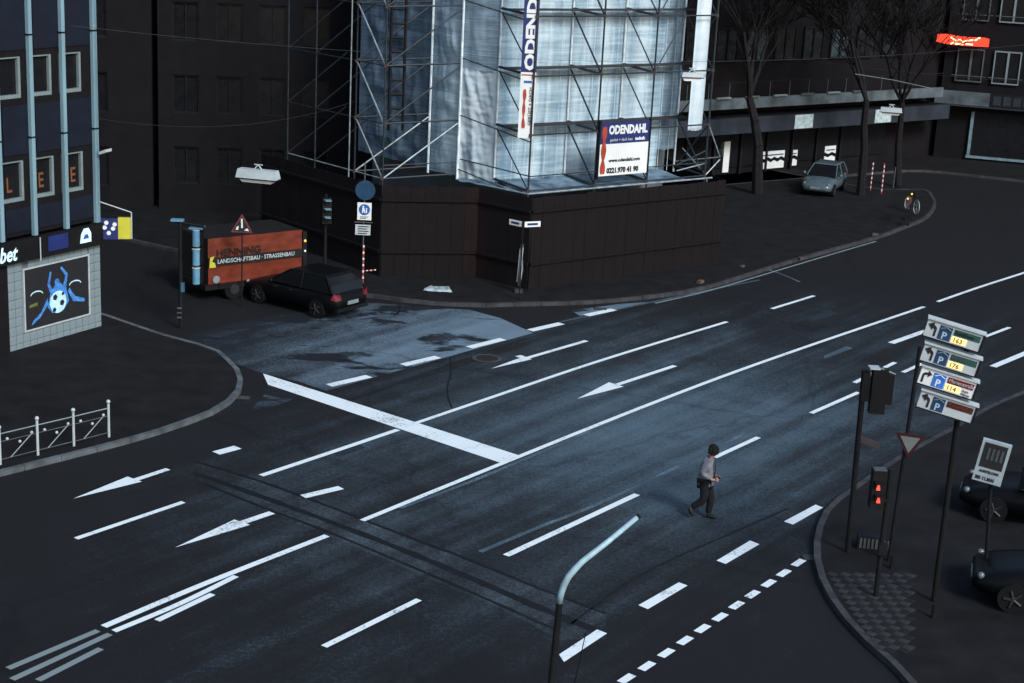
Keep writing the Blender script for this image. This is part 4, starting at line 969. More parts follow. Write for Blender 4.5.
# warning triangle
p = G(250, 300); wt = thing('warning_sign', 'red edged white warning triangle on a thin post in front of the orange trailer', 'sign', (p.x-.1, p.y-1.0, 0), 0)
MB().tube((0, 0, 0), (0, 0, 2.9), .025).build('pole', M['dark_metal'], wt)
zc = PLN(250, 225, wt.location, (1, 0, 0))[1]
def tri(r, z, inv=False): return [(r*math.cos(a), z+r*math.sin(a)) for a in ([-PI/2+2*PI*k/3 for k in range(3)] if inv else [PI/2+2*PI*k/3 for k in range(3)])]
MB().prism_xz(tri(.42, zc-.05)[::-1], -.05, -.03).build('sign_plate', mat('dim_red_border', (.12, .03, .03), .5), wt); MB().prism_xz(tri(.33, zc-.05)[::-1], -.06, -.051).build('sign_face', M['black_print'], wt)
for pts in ([(-.2, zc-.17), (-.12, zc-.17), (-.1, zc-.03), (-.18, zc-.08)], [(-.02, zc-.1), (.04, zc-.1), (.02, zc+.22), (-.03, zc+.2)], [(.07, zc-.18), (.24, zc-.2), (.18, zc-.1)]): MB().prism_xz(pts, -.07, -.061).build('pictogram', M['white'], wt)
# pedestrian sign post with barrier chain
p = G(361, 300); SP = p+Vector((0, .3, 0)); sp = thing('sign_post', 'post with blue disc, white pedestrian sign and text plate beside the hoarding corner', 'sign', (SP.x, SP.y, .12), 0)
def SPz(px, py): return PLN(px, py, SP, (1, 0, 0))
MB().tube((0, 0, 0), (0, 0, 4.6), .022).build('pole', M['frame_dim'], sp)
_, z = SPz(364, 190); MB().disc_xz(0.03, z-.12, .34, -.045, -.025, 24).build('blue_disc', mat('unlit_blue_disc', (.012, .04, .085), .4), sp)
x, z = SPz(364, 211); z -= .12; MB().box(x-.22, x+.26, -.06, -.046, z-.3, z+.3).build('sign_plate', M['white'], sp); MB().disc_xz(x+.02, z+.06, .19, -.07, -.061, 24).build('blue_disc', M['sign_blue'], sp)
MB().disc_xz(x-.02, z+.16, .035, -.08, -.071, 8).prism_xz([(x-.06, z-.06), (x-.03, z-.06), (x-.0, z+.03), (x+.03, z-.06), (x+.06, z-.06), (x+.02, z+.12), (x-.05, z+.12)], -.08, -.071).disc_xz(x+.09, z+.1, .025, -.08, -.071, 8).prism_xz([(x+.07, z-.05), (x+.11, z-.05), (x+.11, z+.07), (x+.07, z+.07)], -.08, -.071).build('pictogram', M['white'], sp)
for k, wdt in enumerate((.28, .2)): MB().box(x-.12, x-.12+wdt, -.07, -.061, z-.2-k*.05, z-.18-k*.05).build('printed_line', M['black_print'], sp)
x, z = SPz(363, 229.5); z -= .12; MB().box(x-.26, x+.26, -.06, -.046, z-.18, z+.18).build('text_plate', M['off_white'], sp)
for k in range(4): MB().box(x-.17, x+.2-.05*(k % 2), -.07, -.061, z+.1-k*.08, z+.13-k*.08).build('printed_line', M['black_print'], sp)
MB().box(x-.3, x+.32, -.03, .0, z+.24, z+.27).build('bracket', M['frame_dim'], sp)
mbk = sp
zt_ = 1.75
for k in range(14):
    MB().tube((0.02, -.03, zt_-k*.11), (0.02, -.03, zt_-k*.11-.075), .032, 6).build('warning_band', M['red'] if k % 2 else M['white'], sp)
for k in range(6): MB().tube((.06+k*.07, -.03, .85+.01*k), (.11+k*.07, -.03, .855+.01*k), .022, 6).build('warning_arm_band', M['white'] if k % 2 else M['red'], sp)

# street name signs on a post at the corner
p = G(519, 303); SN = p; sn = thing('street_name_sign', 'thin post with two small white street name plates in front of the hoarding', 'sign', (p.x, p.y, .12), 0)
MB().tube((0, 0, 0), (0, 0, 2.75), .03).build('pole', M['dark_metal'], sn)
def SNz(px, py): return PLN(px, py, SN, (1, 0, 0))
_, z = SNz(529, 225); z -= .12
for nm, x0, x1, rz_, off_ in (('a', .06, .66, math.radians(25), 0), ('b', -.62, -.06, math.radians(-40), 0)):
    q = MB().box(x0, x1, -.012, .012, z-.09, z+.1).build('name_plate', M['white'], sn, rot=(0, 0, rz_)); MB().box(x0+.1, x1-.1, -.02, -.013, z-.03, z+.045).build('printed_name', M['blue'], q)
# folded white umbrella / wrapped bundle leaning at that post
p = G(517, 296); wb = thing('wrapped_bundle', 'narrow bundle wrapped in pale plastic leaning against the street name post', 'bundle', (p.x+.05, p.y+.05, .12), 0)
q = MB(); pts = [(0, 0, .25), (.03, -.02, .8), (.0, 0, 1.3), (.05, 0, 1.75)]
for (a, ra), (b, rb) in zip(zip(pts, (.05, .1, .09, .05)), list(zip(pts, (.05, .1, .09, .05)))[1:]): q.tube(a, b, ra, 9, rb)
q.build('wrapping', mat('smoky_plastic', (.06, .065, .07), .4), wb); MB().path([(.05, -.11, .5), (.08, -.11, .9), (.05, -.1, 1.2), (.08, -.08, 1.65)], .016).build('pale_edge', M['pale_metal'], wb); MB().path([(-.08, -.08, .4), (-.06, -.1, .9), (-.03, -.07, 1.6)], .01).build('pale_edge', M['grey_metal'], wb)
MB().box(-.14, .14, -.1, .1, 0, .12).build('foot', M['kerb_dim'], wb)
# crumpled white sheet on pavement
p = G(438, 293); q = MB(); vs = []; fs = []; nx_, ny_ = 10, 6
for j in range(ny_+1):
    for i in range(nx_+1):
        x = (i/nx_-.5)*1.05*(1-.3*(j/ny_)); y = (j/ny_-.5)*.7; vs.append((x, y, .13+.09*abs(noise.noise(Vector((x*4, y*4, 1))))+(.05 if 0 < i < nx_ and 0 < j < ny_ else 0)))
for j in range(ny_):
    for i in range(nx_): k = j*(nx_+1)+i; fs.append((k, k+1, k+nx_+2, k+nx_+1))
q.add(vs, fs); o = q.build('plastic_sheet', mat('grubby_pale_plastic', (.26, .32, .34), .5, .6, 4), None, (p.x, p.y, 0)); tag(o, 'crumpled pale plastic sheet lying on the pavement before the hoarding', 'plastic sheet')
# small litter and dark bits on that pavement
for i, (px, py, s_) in enumerate(((656, 268, .12), (700, 286, .14), (800, 262, .1), (875, 238, .13), (742, 270, .1))):
    p = G(px, py); o = MB().box(-s_, s_, -s_*.6, s_*.6, 0, s_*.7).build('rubble_piece', mat('brown_rubble', (.09, .06, .045), .8, .4), None, (p.x, p.y, .12), (0, 0, i)); tag(o, ['brown rubble piece at the foot of the hoarding middle', 'brown rubble piece near the kerb bend right of the board', 'brown rubble piece near the start of the right kerb line', 'brown rubble piece where the kerb line ends at the far corner', 'brown rubble piece at the foot of the hoarding right end'][i], 'rubble')
# highlight of the far kerb, painted as a pale strip beside it
strip([(655, 303.5), (705, 292), (760, 276), (815, 259.5), (876, 241.5)], .1, 'kerb_highlight', M['paint_worn'])

# hanging street lamps on span wires
def hang_lamp(label, c, L_, rz, wires, sheen='pale_metal', group='street lamps hung on span wires'):
    t = thing('hanging_street_lamp', label, 'street lamp', c, rz, group)
    w_ = L_*.32; h_ = L_*.2
    # tapered housing with flange below
    MB().add([(-L_/2, -w_/2, 0), (L_/2, -w_/2, 0), (L_/2, w_/2, 0), (-L_/2, w_/2, 0), (-L_/2*.93, -w_/2*.75, h_), (L_/2*.93, -w_/2*.75, h_), (L_/2*.93, w_/2*.75, h_), (-L_/2*.93, w_/2*.75, h_)], [(0, 3, 2, 1), (4, 5, 6, 7), (0, 1, 5, 4), (1, 2, 6, 5), (2, 3, 7, 6), (3, 0, 4, 7)]).build('housing', M[sheen], t)
    MB().box(-L_/2*1.04, L_/2*1.04, -w_/2*1.1, w_/2*1.1, -.03, -.002).build('flange', M['dark_metal'], t)
    MB().add([(-L_*.42, -w_*.42, -.03), (L_*.42, -w_*.42, -.03), (L_*.42, w_*.42, -.03), (-L_*.42, w_*.42, -.03), (-L_*.36, -w_*.3, -.13), (L_*.36, -w_*.3, -.13), (L_*.36, w_*.3, -.13), (-L_*.36, w_*.3, -.13)], [(0, 1, 2, 3), (4, 7, 6, 5), (0, 4, 5, 1), (1, 5, 6, 2), (2, 6, 7, 3), (3, 7, 4, 0)]).build('diffuser', M['lamp_white'], t)
    MB().tube((-.12, 0, h_), (.0, 0, h_+.14), .02).tube((.12, 0, h_), (0, 0, h_+.14), .02).tube((-.12, -.0, h_+.14), (.14, 0, h_+.14), .018).build('suspension_bracket', M['pale_metal'], t)
    return t
lc = Vector((0, 0, CH))+ray(258, 178)*46.0/1.0*1.0
k = 46.0/ray(258, 178).y; lc = Vector((0, 0, CH))+ray(258, 178)*k
hang_lamp('white box shaped hanging street lamp over the mouth of the side street', lc, 1.25, math.radians(-14), None)
def wire(label, a, b, sag=.4, r=.005, n=14):
    pts = []
    for i in range(n+1):
        t_ = i/n; p = Vector(a).lerp(Vector(b), t_); p.z -= 4*sag*t_*(1-t_); pts.append(p)
    o = MB().path([tuple(p) for p in pts], r, 5).build('span_wire', mat('wire_steel', (.04, .045, .05), .5, .2, metal=.3)); tag(o, label, 'wire', 'span wires above the junction'); return o
wire('span wire carrying the white lamp from the shop to the scaffold corner', (SO[0]+SA.x*3.7, SO[1]+SA.y*3.7, 6.6), at(OL1, 6.2), .55)
k = 55.0/ray(692, 77).y; lc2 = Vector((0, 0, CH))+ray(692, 77)*k
hang_lamp('small white hanging street lamp in front of the right end of the scaffold', lc2, .75, math.radians(8), None)
wire('span wire carrying the small lamp in front of the scaffold sheeting', (-13.5, 47, 9.4), (22, 63, lc2.z+1.5), 1.0)
k = 74.0/ray(891, 112).y; lc3 = Vector((0, 0, CH))+ray(891, 112)*k
hang_lamp('pale hanging street lamp in front of the far canopy right of the tree', lc3, 1.0, math.radians(-12), None)
wire('span wire holding the far lamp before the canopy', (10.3, 81.5, 6.8), (31, 75, 6.6), .4)
# wire to vertical droppers
# pale tube added for the far canopy's top edge catching the light
a = RP(935, 98); 
q = tag(MB().path([tuple(G(855, 74, 7.2)), tuple(G(893, 80, 7.0)), tuple(G(930, 88, 6.6))], .012, 5).build('canopy_glint', M['frame']), 'pale tube added as the lit top edge of the far canopy', 'canopy_glint')

# barrier posts (red and white) beyond the far corner
for i, (px, py0, h_) in enumerate(((870, 193, 1.5), (881, 196, 1.6), (893, 190, 1.1))):
    p = G(px, py0); t = thing('barrier_post', ['banded red and white barrier post nearest the small silver-blue car', 'banded red and white barrier post in the middle of its row', 'short grey barrier post at the right end of its row'][i], 'post', (p.x, p.y, .12), 0, 'barrier posts on the far corner')
    n_ = int(h_/.12)
    for k in range(n_): MB().tube((0, 0, k*.12), (0, 0, k*.12+.115), .03, 6).build('band', (M['white'] if k % 2 else M['red']) if i < 2 else M['frame_dim'], t)
# warning-lamp barrier at the kerb bulge
p = G(908, 226); wbz = thing('road_barrier', 'striped road works barrier with amber lamps on the bulging far kerb', 'barrier', (p.x, p.y+.3, .12), math.radians(70))
MB().box(-.9, .9, -.02, .02, .8, 1.05).build('barrier_board', M['frame_dim'], wbz)
for k in range(5): MB().add([(-.85+k*.36, -.026, .8), (-.67+k*.36, -.026, .8), (-.57+k*.36, -.026, 1.05), (-.75+k*.36, -.026, 1.05)], [(0, 1, 2, 3)]).build('stripe', M['dark_red'], wbz)
for s in (-.7, .7): MB().tube((s, 0, 0), (s, 0, 1.1), .03).box(s-.2, s+.2, -.2, .2, 0, .1).build('barrier_foot', M['dark_metal'], wbz); MB().ball((s, 0, 1.2), .05, 8).build('amber_lamp', M['amber_lit'], wbz)
# bicycle leaning there
def bicycle(label, loc, rz):
    t = thing('bicycle', label, 'bicycle', loc, rz)
    for x in (-.52, .52):
        q = MB(); pts = [(x+.33*math.cos(a), 0, .34+.33*math.sin(a)) for a in [2*PI*i/20 for i in range(21)]]; q.path(pts, .022, 5); wv = q.build('wheel', M['grey_metal'], t)
        q = MB(); 
        for k in range(6): a = PI*k/6; q.tube((x+.32*math.cos(a), 0, .34+.32*math.sin(a)), (x-.32*math.cos(a), 0, .34-.32*math.sin(a)), .004, 3)
        q.build('spokes', M['grey_metal'], wv)
    MB().path([(-.52, 0, .34), (-.15, 0, .3), (.32, 0, .85), (-.22, 0, .82), (-.15, 0, .3)], .02, 6).tube((-.52, 0, .34), (-.22, 0, .82), .014).tube((.52, 0, .34), (.32, 0, .95), .02).build('bicycle_frame', M['black'], t)
    MB().tube((.32, -.25, 1.0), (.32, .25, 1.0), .015).build('handlebar', M['dark_metal'], t); MB().box(-.36, -.1, -.06, .06, .9, .95).build('saddle', M['black'], t)
p = G(903, 218); bicycle('bicycle with pale rims leaning beside the amber lamp barrier', (p.x+.6, p.y+1.0, .12), math.radians(100))

# fence on the left pavement
def fence_post_px(px, py): return G(px, py, .12)
FPs = [G(109, 437, .12), G(74, 446, .12), G(38, 455, .12)]; dstep = (FPs[2]-FPs[0])/2
for k in range(1, 4): FPs.append(FPs[2]+dstep*k)
fr = thing('pedestrian_fence', 'low white post and rail fence with diagonal braces on the left pavement', 'fence', tuple(FPs[0]))
FPs = [p-FPs[0] for p in FPs]; fH = .88
for p in FPs:
    q = MB(); q.tube(p, p+Vector((0, 0, fH)), .032, 8).ball(p+Vector((0, 0, fH+.05)), .055, 8); q.smooth = False; q.build('post', M['pale_metal'] if p is not FPs[-1] else M['grey_metal'], fr)
for a, b in zip(FPs, FPs[1:]):
    zt_ = Vector((0, 0, fH-.12)); MB().tube(a+zt_, b+zt_, .016).build('rail', M['frame'], fr); MB().tube(a+Vector((0, 0, fH-.32)), b+Vector((0, 0, fH-.32)), .01).build('rail', M['frame_dim'], fr); MB().tube(a+Vector((0, 0, .12)), b+Vector((0, 0, .12)), .012).build('rail', M['frame_dim'], fr)
    p1 = a.lerp(b, .15)+Vector((0, 0, fH-.3)); p2 = a.lerp(b, .72)+Vector((0, 0, .12)); MB().tube(p1, p2, .014).build('brace', M['frame'], fr)
    for t_, z_ in ((.15, fH-.27), (.47, fH*.52), (.8, fH-.28)): MB().ball(a.lerp(b, t_)+Vector((0, 0, z_)), .04, 8).build('ball', M['pale_metal'], fr)

# mast with bent arm, bottom centre
kk = 24.2; yy_ = kk
base = Vector((G(552, 745).x, 24.0, 0))
def onplane(px, py, y=24.0):
    d = ray(px, py); t_ = y/d.y; return Vector((0, 0, CH))+d*t_
lm = thing('street_mast', 'slim mast with a pale bent arm rising at the bottom centre of the road', 'mast', (0, 0, 0))
b1 = onplane(559.5, 603); b2 = onplane(561, 598)
bs_ = onplane(556, 683); bs_ = Vector((bs_.x-.12, 24.0, 0))
lm.location = bs_
L0 = Vector(bs_)
MB().tube((0, 0, 0), b1-L0, .062, 12, .055).build('pole', M['dark_metal'], lm)
pts = [onplane(559.5, 603), onplane(561, 594), onplane(564, 585), onplane(569, 576), onplane(576, 568), onplane(583, 561), onplane(610, 540, 24.3), onplane(637, 517.5, 24.6)]
q = MB(); rr = [.05, .053, .055, .055, .053, .05, .045, .04]
q.sweep([p_-L0 for p_ in pts], rr)
q.smooth = True; q.build('arm', mat('pale_galvanised_arm', (.26, .38, .44), .4, .25, 5), lm)
q = MB(); q.tube(pts[-1]-L0, pts[-1]-L0+(pts[-1]-pts[-2]).normalized()*.05, .045, 10); q.build('end_cap', M['black'], lm)
p = G(571, 700); st = thing('marker_stick', 'thin dark rod standing beside the bent-arm mast', 'rod', (p.x, p.y, 0)); MB().tube((0, 0, 0), (.18, 0, 1.3), .014, 6, .008).build('rod', M['rubber'], st); MB().tube((-.0, 0, 0), (0, 0, .03), .05, 10).build('foot', M['dark_metal'], st)

# ---- right island
# mast with signal heads seen from behind
p = G(847, 557); sg = thing('traffic_light', 'dark traffic light seen from behind on a tall mast at the near corner', 'traffic light', (p.x, p.y, .12), 0)
SG = p
def SGz(px, py): x, z = PLN(px, py, SG, (1, 0, 0)); return x, z-.12
xh, zh = SGz(862, 388); x2, z2 = SGz(856, 430)
MB().tube((0, 0, 0), (SGz(858, 372)[0]*.35, 0, zh+.4), .062, 10).build('pole', M['dark_metal'], sg)
_, zt_ = SGz(878, 368); _, zb_ = SGz(878, 412)
xa = SGz(871, 390)[0]; xb = SGz(893, 390)[0]
MB().box(xa-.02, xa+.3, -.16, .06, zb_, zt_).build('lamp_housing', M['black'], sg); 
for k in range(3):
    z_ = zt_-.15-k*(zt_-zb_)/3; MB().add([(xa+.02, .06, z_+.1), (xa+.28, .06, z_+.1), (xa+.26, .3, z_+.07), (xa+.04, .3, z_+.07), (xa+.02, .06, z_+.13), (xa+.28, .06, z_+.13), (xa+.26, .3, z_+.1), (xa+.04, .3, z_+.1)], [(0, 3, 2, 1), (4, 5, 6, 7), (0, 1, 5, 4), (1, 2, 6, 5), (2, 3, 7, 6), (3, 0, 4, 7)]).build('visor', M['black'], sg)
MB().box(xa-.1, xa+.12, -.17, .1, zt_+.002, zt_+.03).build('top_plate', M['pale_metal'], sg); MB().tube((xa+.12, -.1, zt_+.03), (xa+.48, .0, zt_-.12), .018).build('bracket', M['frame'], sg)
MB().box(xa+.31, xa+.45, -.1, .1, zb_+.2, zt_-.12).build('side_lamp_housing', M['black'], sg)
MB().box(xa-.22, xa-.06, -.1, .1, zb_+.25, zt_-.1).build('side_lamp_housing', M['black'], sg)
xs, zs = SGz(857, 431); xe, ze = SGz(879, 441); MB().add([(xs, -.02, zs-.08), (xe, -.1, ze-.02), (xe, -.1, ze-.16), (xs, -.02, zs-.22), (xs, .02, zs-.08), (xe, -.06, ze-.02), (xe, -.06, ze-.16), (xs, .02, zs-.22)], [(0, 3, 2, 1), (4, 5, 6, 7), (0, 1, 5, 4), (1, 2, 6, 5), (2, 3, 7, 6), (3, 0, 4, 7)]).build('name_plate', mat('brown_grey_plate', (.045, .035, .035), .6), sg)
# red pedestrian signal
p = G(875, 602); pg = thing('pedestrian_signal', 'pedestrian signal with two glowing red lamps on the near corner pavement', 'traffic light', (p.x, p.y, .12), 0); PG = p
def PGz(px, py): x, z = PLN(px, py, PG, (1, 0, 0)); return x, z-.12
_, zt_ = PGz(876, 466); _, zb_ = PGz(876, 504)
MB().tube((0, 0, 0), (0, 0, zt_-.05), .055, 10).build('pole', M['dark_metal'], pg)
hx = PGz(876, 487)[0]-.02; MB().box(hx-.13, hx+.15, -.32, -.06, zb_, zt_).build('lamp_housing', M['black'], pg); MB().box(hx+.15, .0, -.14, -.06, zb_+.1, zb_+.16).build('bracket', M['black'], pg)

for py in (481, 493.5):
    x_, z_ = PGz(876, py); x_ -= .0
    q = MB(); q.tube((x_-.02, -.32, z_), (x_-.02, -.335, z_), .085, 14); le = q.build('lens', M['black'], pg)
    MB().disc_xz(x_-.02, z_+.05, .026, -.345, -.336, 10).prism_xz([(x_-.045, z_+.025), (x_+.005, z_+.025), (x_+.02, z_-.075), (x_-.06, z_-.075)], -.345, -.336).build('red_figure', M['red_lit'], le)
    MB().add([(x_-.12, -.32, z_+.1), (x_+.09, -.32, z_+.1), (x_+.07, -.46, z_+.08), (x_-.1, -.46, z_+.08), (x_-.12, -.32, z_+.12), (x_+.09, -.32, z_+.12), (x_+.07, -.46, z_+.1), (x_-.1, -.46, z_+.1)], [(0, 3, 2, 1), (4, 5, 6, 7), (0, 1, 5, 4), (1, 2, 6, 5), (2, 3, 7, 6), (3, 0, 4, 7)]).build('visor', M['black'], pg)
MB().box(hx-.12, hx+.14, -.3, -.1, zt_+.002, zt_+.02).build('top_plate', M['frame_dim'], pg)
MB().box(-.09, .09, -.16, -.055, .98, 1.22).build('push_button_box', M['black'], pg)
# yield sign
p = G(888, 566); yl = thing('yield_sign', 'pale yield triangle with dark red border on a tall dark post', 'sign', (p.x, p.y, .12), math.radians(0)); YP = p
def YPz(px, py): x, z = PLN(px, py, YP, (1, 0, 0)); return x, z-.12
xy, zy = YPz(909, 441); 
MB().tube((0, 0, 0), (.12, .0, YPz(893, 345)[1]), .045, 10).build('pole', M['dark_metal'], yl)
def trid(r, cx, cz): return [(cx+r*math.cos(a), cz+r*math.sin(a)) for a in (PI/6, 5*PI/6, 3*PI/2)]
q = MB().prism_xz(trid(.36, 0, 0)[::-1], -.02, 0).build('sign_plate', mat('dark_red_border', (.035, .008, .01), .5), yl, (xy, -.07, zy+.0), (0, math.radians(0), math.radians(-18)))
MB().prism_xz(trid(.24, 0, 0)[::-1], -.03, -.021).build('sign_face', mat('grey_sign_face', (.13, .145, .145), .5, .1), q)
# parking guidance sign: four stacked panels
PB = G(922, 612); pang = math.radians(-25)
pk = thing('parking_guidance_sign', 'stack of four white parking guidance panels with arrows on a dark post', 'sign', (PB.x, PB.y, .12), 0)
D_pk = PB.y
def frame_from(c4):
    """four photo corners -> a rigid panel standing at the sign's distance"""
    P = []
    for (px, py) in c4: d = ray(px, py); P.append(Vector((0, 0, CH))+d*(D_pk/d.y))
    return P
panels = [((927.6, 318.8), (983, 333), (978, 352), (925, 336.6)), ((923, 343.4), (980, 357), (975, 376), (921.4, 362.7)), ((920.5, 366.2), (976.8, 380.3), (972, 400), (918.8, 384)), ((919.7, 389.1), (975, 404), (971.5, 423.6), (918.8, 409.3))]
ht, wd_ = .35, 1.08
pkz = []
rz_p = math.radians(-14)
for k, c4 in enumerate(panels):
    P = frame_from(c4); TLp, TRp, BRp, BLp = P
    cen = (TLp+TRp+BRp+BLp)/4
    # true panel: vertical, turned away; its left edge nearer the post
    loc = cen-Vector((PB.x, PB.y, .12)); 
    pn = MB().box(-wd_/2, wd_/2, 0, .16, -ht/2, ht/2).build('panel', M['white'] if k == 2 else M['off_white'], pk, tuple(loc), (0, math.radians(11.5), rz_p))
    MB().box(-wd_/2-.02, wd_/2+.05, -.04, .2, ht/2+.002, ht/2+.03).build('panel_top', M['off_white'], pn)
    MB().box(-wd_/2-.02, wd_/2+.02, -.02, .16, -ht/2-.022, -ht/2-.002).build('panel_rim', M['dark_metal'], pn); MB().box(wd_/2+.002, wd_/2+.04, -.015, .16, -ht/2, ht/2).build('panel_rim', M['dark_metal'], pn)
    y0_, y1_ = -.012, -.001; x_ = -wd_/2+.13
    if k == 2: ar = [(x_-.08, -.13), (x_-.04, -.13), (x_-.04, .02), (x_+.02, .04), (x_+.02, -.01), (x_+.1, .06), (x_+.02, .13), (x_+.02, .085), (x_-.05, .07), (x_-.08, .03)]
    else: ar = [(x_+.08, -.13), (x_+.04, -.13), (x_+.04, .0), (x_+.0, .03), (x_-.01, -.02), (x_-.1, .08), (x_+.01, .14), (x_+.01, .09), (x_+.06, .06), (x_+.08, .02)]
    MB().prism_xz(ar if k == 2 else ar[::-1], y0_, y1_).build('arrow', M['black_print'], pn)
    pb = MB().box(-wd_/2+.26, -wd_/2+.5, y0_, y1_, -.15, .12).build('parking_square', mat('bright_sign_blue', (.03, .14, .5), .4) if k == 2 else mat('dim_sign_blue', (.012, .04, .1), .4), pn)
    text('P', .2, M['white'] if k == 2 else mat('dim_white_print', (.3, .38, .42), .5), pb, -wd_/2+.32, -.13, y=-.016, bold=.004)
    MB().path([(-wd_/2+.28, -.016, .06), (-wd_/2+.38, -.016, .105), (-wd_/2+.48, -.016, .06)], .009, 4).build('roof_pictogram', M['white'] if k == 2 else M['frame'], pb)
    bar = MB().box(-wd_/2+.54, wd_/2-.03, y0_, y1_, .0, .12).build('name_bar', (M['dark_green'], M['dark_green'], M['dark_red'], mat('dark_brown_bar', (.05, .014, .01), .5))[k], pn)
    text(('Stadthaus', 'Rathaus', 'Marienstraße', 'Kaiserhof')[k], .1, (M['dark_metal'], M['frame_dim'], M['off_white'], mat('dull_red_print', (.16, .02, .02), .5))[k], bar, -wd_/2+.56, .03, y=-.016, sx=.95)
    if k < 3:
        dg_ = MB().box(-wd_/2+.52, -wd_/2+.82, y0_, y1_, -.15, -.02).build('number_field', M['digit_lit'], pn)
        text(('163', '176', '114')[k], .13, mat('dark_amber_print', (.2, .1, .02), .5), dg_, -wd_/2+.55, -.13, y=-.016, bold=.003)
    if k == 2: text('freie\nPlätze', .07, M['black_print'], pn, -wd_/2+.86, -.08, y=-.016)
MB().tube((.3, .3, 0), (.3, .3, 5.75), .06, 10).build('post', M['black'], pk)
# advertising panel
pa = G(985, 596); ad = thing('advertising_panel', 'grey framed advertising panel with dark picture on a post at the right edge', 'sign', (pa.x, pa.y, .12), 0)
d = ray(992, 462); t_ = pa.y/d.y; cen = Vector((0, 0, CH))+d*t_-Vector((pa.x, pa.y, .12))
an = MB().box(-.29, .29, -.06, .06, -.45, .45).build('panel', mat('grey_panel_face', (.26, .31, .34), .5, .15), ad, tuple(cen), (0, math.radians(8), math.radians(-18)))
MB().box(-.23, .23, -.07, -.061, -.13, .4).build('picture', M['black_print'], an)
for k in range(4): MB().box(-.14+k*.09, -.09+k*.09, -.08, -.071, .05, .3).build('printed_figure', mat('dim_poster_grey', (.05, .06, .065), .5), an)
text('AUSSTELLUNG', .075, M['black_print'], an, -.2, -.24, y=-.066, bold=.003, sx=.8); text('BIS 11.MAI', .1, M['black_print'], an, -.24, -.4, y=-.066, bold=.004, sx=.85)
MB().tube((0, .1, 0), (cen.x, .08, cen.z+.4), .04, 8).build('post', M['dark_metal'], ad)
# louvred cabinet
p = G(872, 556); cb = thing('utility_cabinet', 'low grey cabinet with vertical slats between the near signal masts', 'cabinet', (p.x, p.y, .12), math.radians(-8))
MB().box(-.34, .42, 0, .3, 0, .32).build('body', M['dark_metal'], cb)
for k in range(8): MB().box(-.3+k*.085, -.25+k*.085, -.02, -.001, .05, .28).build('slat', mat('dull_slat', (.05, .055, .06), .6), cb)
# small bollards / pale spots on the near pavement
for i, (px, py) in enumerate(((880, 575), (921, 625))):
    p = G(px, py); o = MB(); o.tube((0, 0, 0), (0, 0, .3), .05, 8, .04); o = o.build('bollard', M['dark_metal'], None, (p.x+.25, p.y+.1, .12)); tag(o, ('short dark bollard behind the red signal post', 'short dark bollard below the parking sign')[i], 'bollard')

# =================================================================== THE WALKING PERSON
def skin_mesh(name, verts, edges, radii, mt_, parent, sub=1, root=0):
    me = bpy.data.meshes.new('s'); me.from_pydata(verts, edges, []); o = bpy.data.objects.new('s', me); COL.objects.link(o)
    sm = o.modifiers.new('skin', 'SKIN'); sm.use_smooth_shade = True
    for i, r in enumerate(radii):
        me.skin_vertices[0].data[i].radius = r if isinstance(r, tuple) else (r, r); me.skin_vertices[0].data[i].use_root = (i == root)
    if sub: ss = o.modifiers.new('sub', 'SUBSURF'); ss.levels = sub; ss.render_levels = sub
    dg = bpy.context.evaluated_depsgraph_get(); m2 = bpy.data.meshes.new_from_object(o.evaluated_get(dg)); bpy.data.objects.remove(o)
    m2.materials.clear(); m2.materials.append(mt_)
    for p_ in m2.polygons: p_.use_smooth = True
    if parent is None: return m2
    return link(name, m2, parent)
pp = G(702.5, 518.5)
# local +x = walking direction
per = thing('person', 'person in a pale jacket and dark trousers walking across the empty road', 'person', (pp.x, pp.y, ZM), math.radians(-20))
J = dict(pel=(0, 0, .95), waist=(.015, 0, 1.1), chest=(.04, 0, 1.3), neck=(.07, 0, 1.47), nk2=(.1, 0, 1.54), hd=(.14, 0, 1.62), top=(.15, 0, 1.69),
 ls=(.04, .17, 1.42), le=(-.04, .25, 1.17), lw=(.19, .14, 1.02), lh=(.25, .1, 1.03), rs=(.04, -.17, 1.42), re=(-.05, -.24, 1.16), rw=(.18, -.14, 1.01), rh=(.24, -.1, 1.02),
 lhip=(0, .09, .9), lk=(.14, .1, .5), la=(.1, .1, .09), lt=(.27, .1, .035), rhip=(0, -.09, .9), rk=(.02, -.1, .48), ra=(-.27, -.1, .25), rt=(-.21, -.1, .07))
names = list(J); idx = {k: i for i, k in enumerate(names)}
E_ = [('pel', 'waist'), ('waist', 'chest'), ('chest', 'neck'), ('neck', 'nk2'), ('nk2', 'hd'), ('hd', 'top'), ('chest', 'ls'), ('ls', 'le'), ('le', 'lw'), ('lw', 'lh'), ('chest', 'rs'), ('rs', 're'), ('re', 'rw'), ('rw', 'rh'), ('pel', 'lhip'), ('lhip', 'lk'), ('lk', 'la'), ('la', 'lt'), ('pel', 'rhip'), ('rhip', 'rk'), ('rk', 'ra'), ('ra', 'rt')]
R_ = dict(pel=(.12, .09), waist=(.11, .08), chest=(.13, .09), neck=.055, nk2=.05, hd=.088, top=.07, ls=.04, le=.035, lw=.03, lh=.032, rs=.04, re=.035, rw=.03, rh=.032, lhip=.085, lk=.058, la=.032, lt=.02, rhip=.085, rk=.058, ra=.032, rt=.02)
body = skin_mesh('body', [J[k] for k in names], [(idx[a], idx[b]) for a, b in E_], [R_[k] for k in names], M['skin'], per)
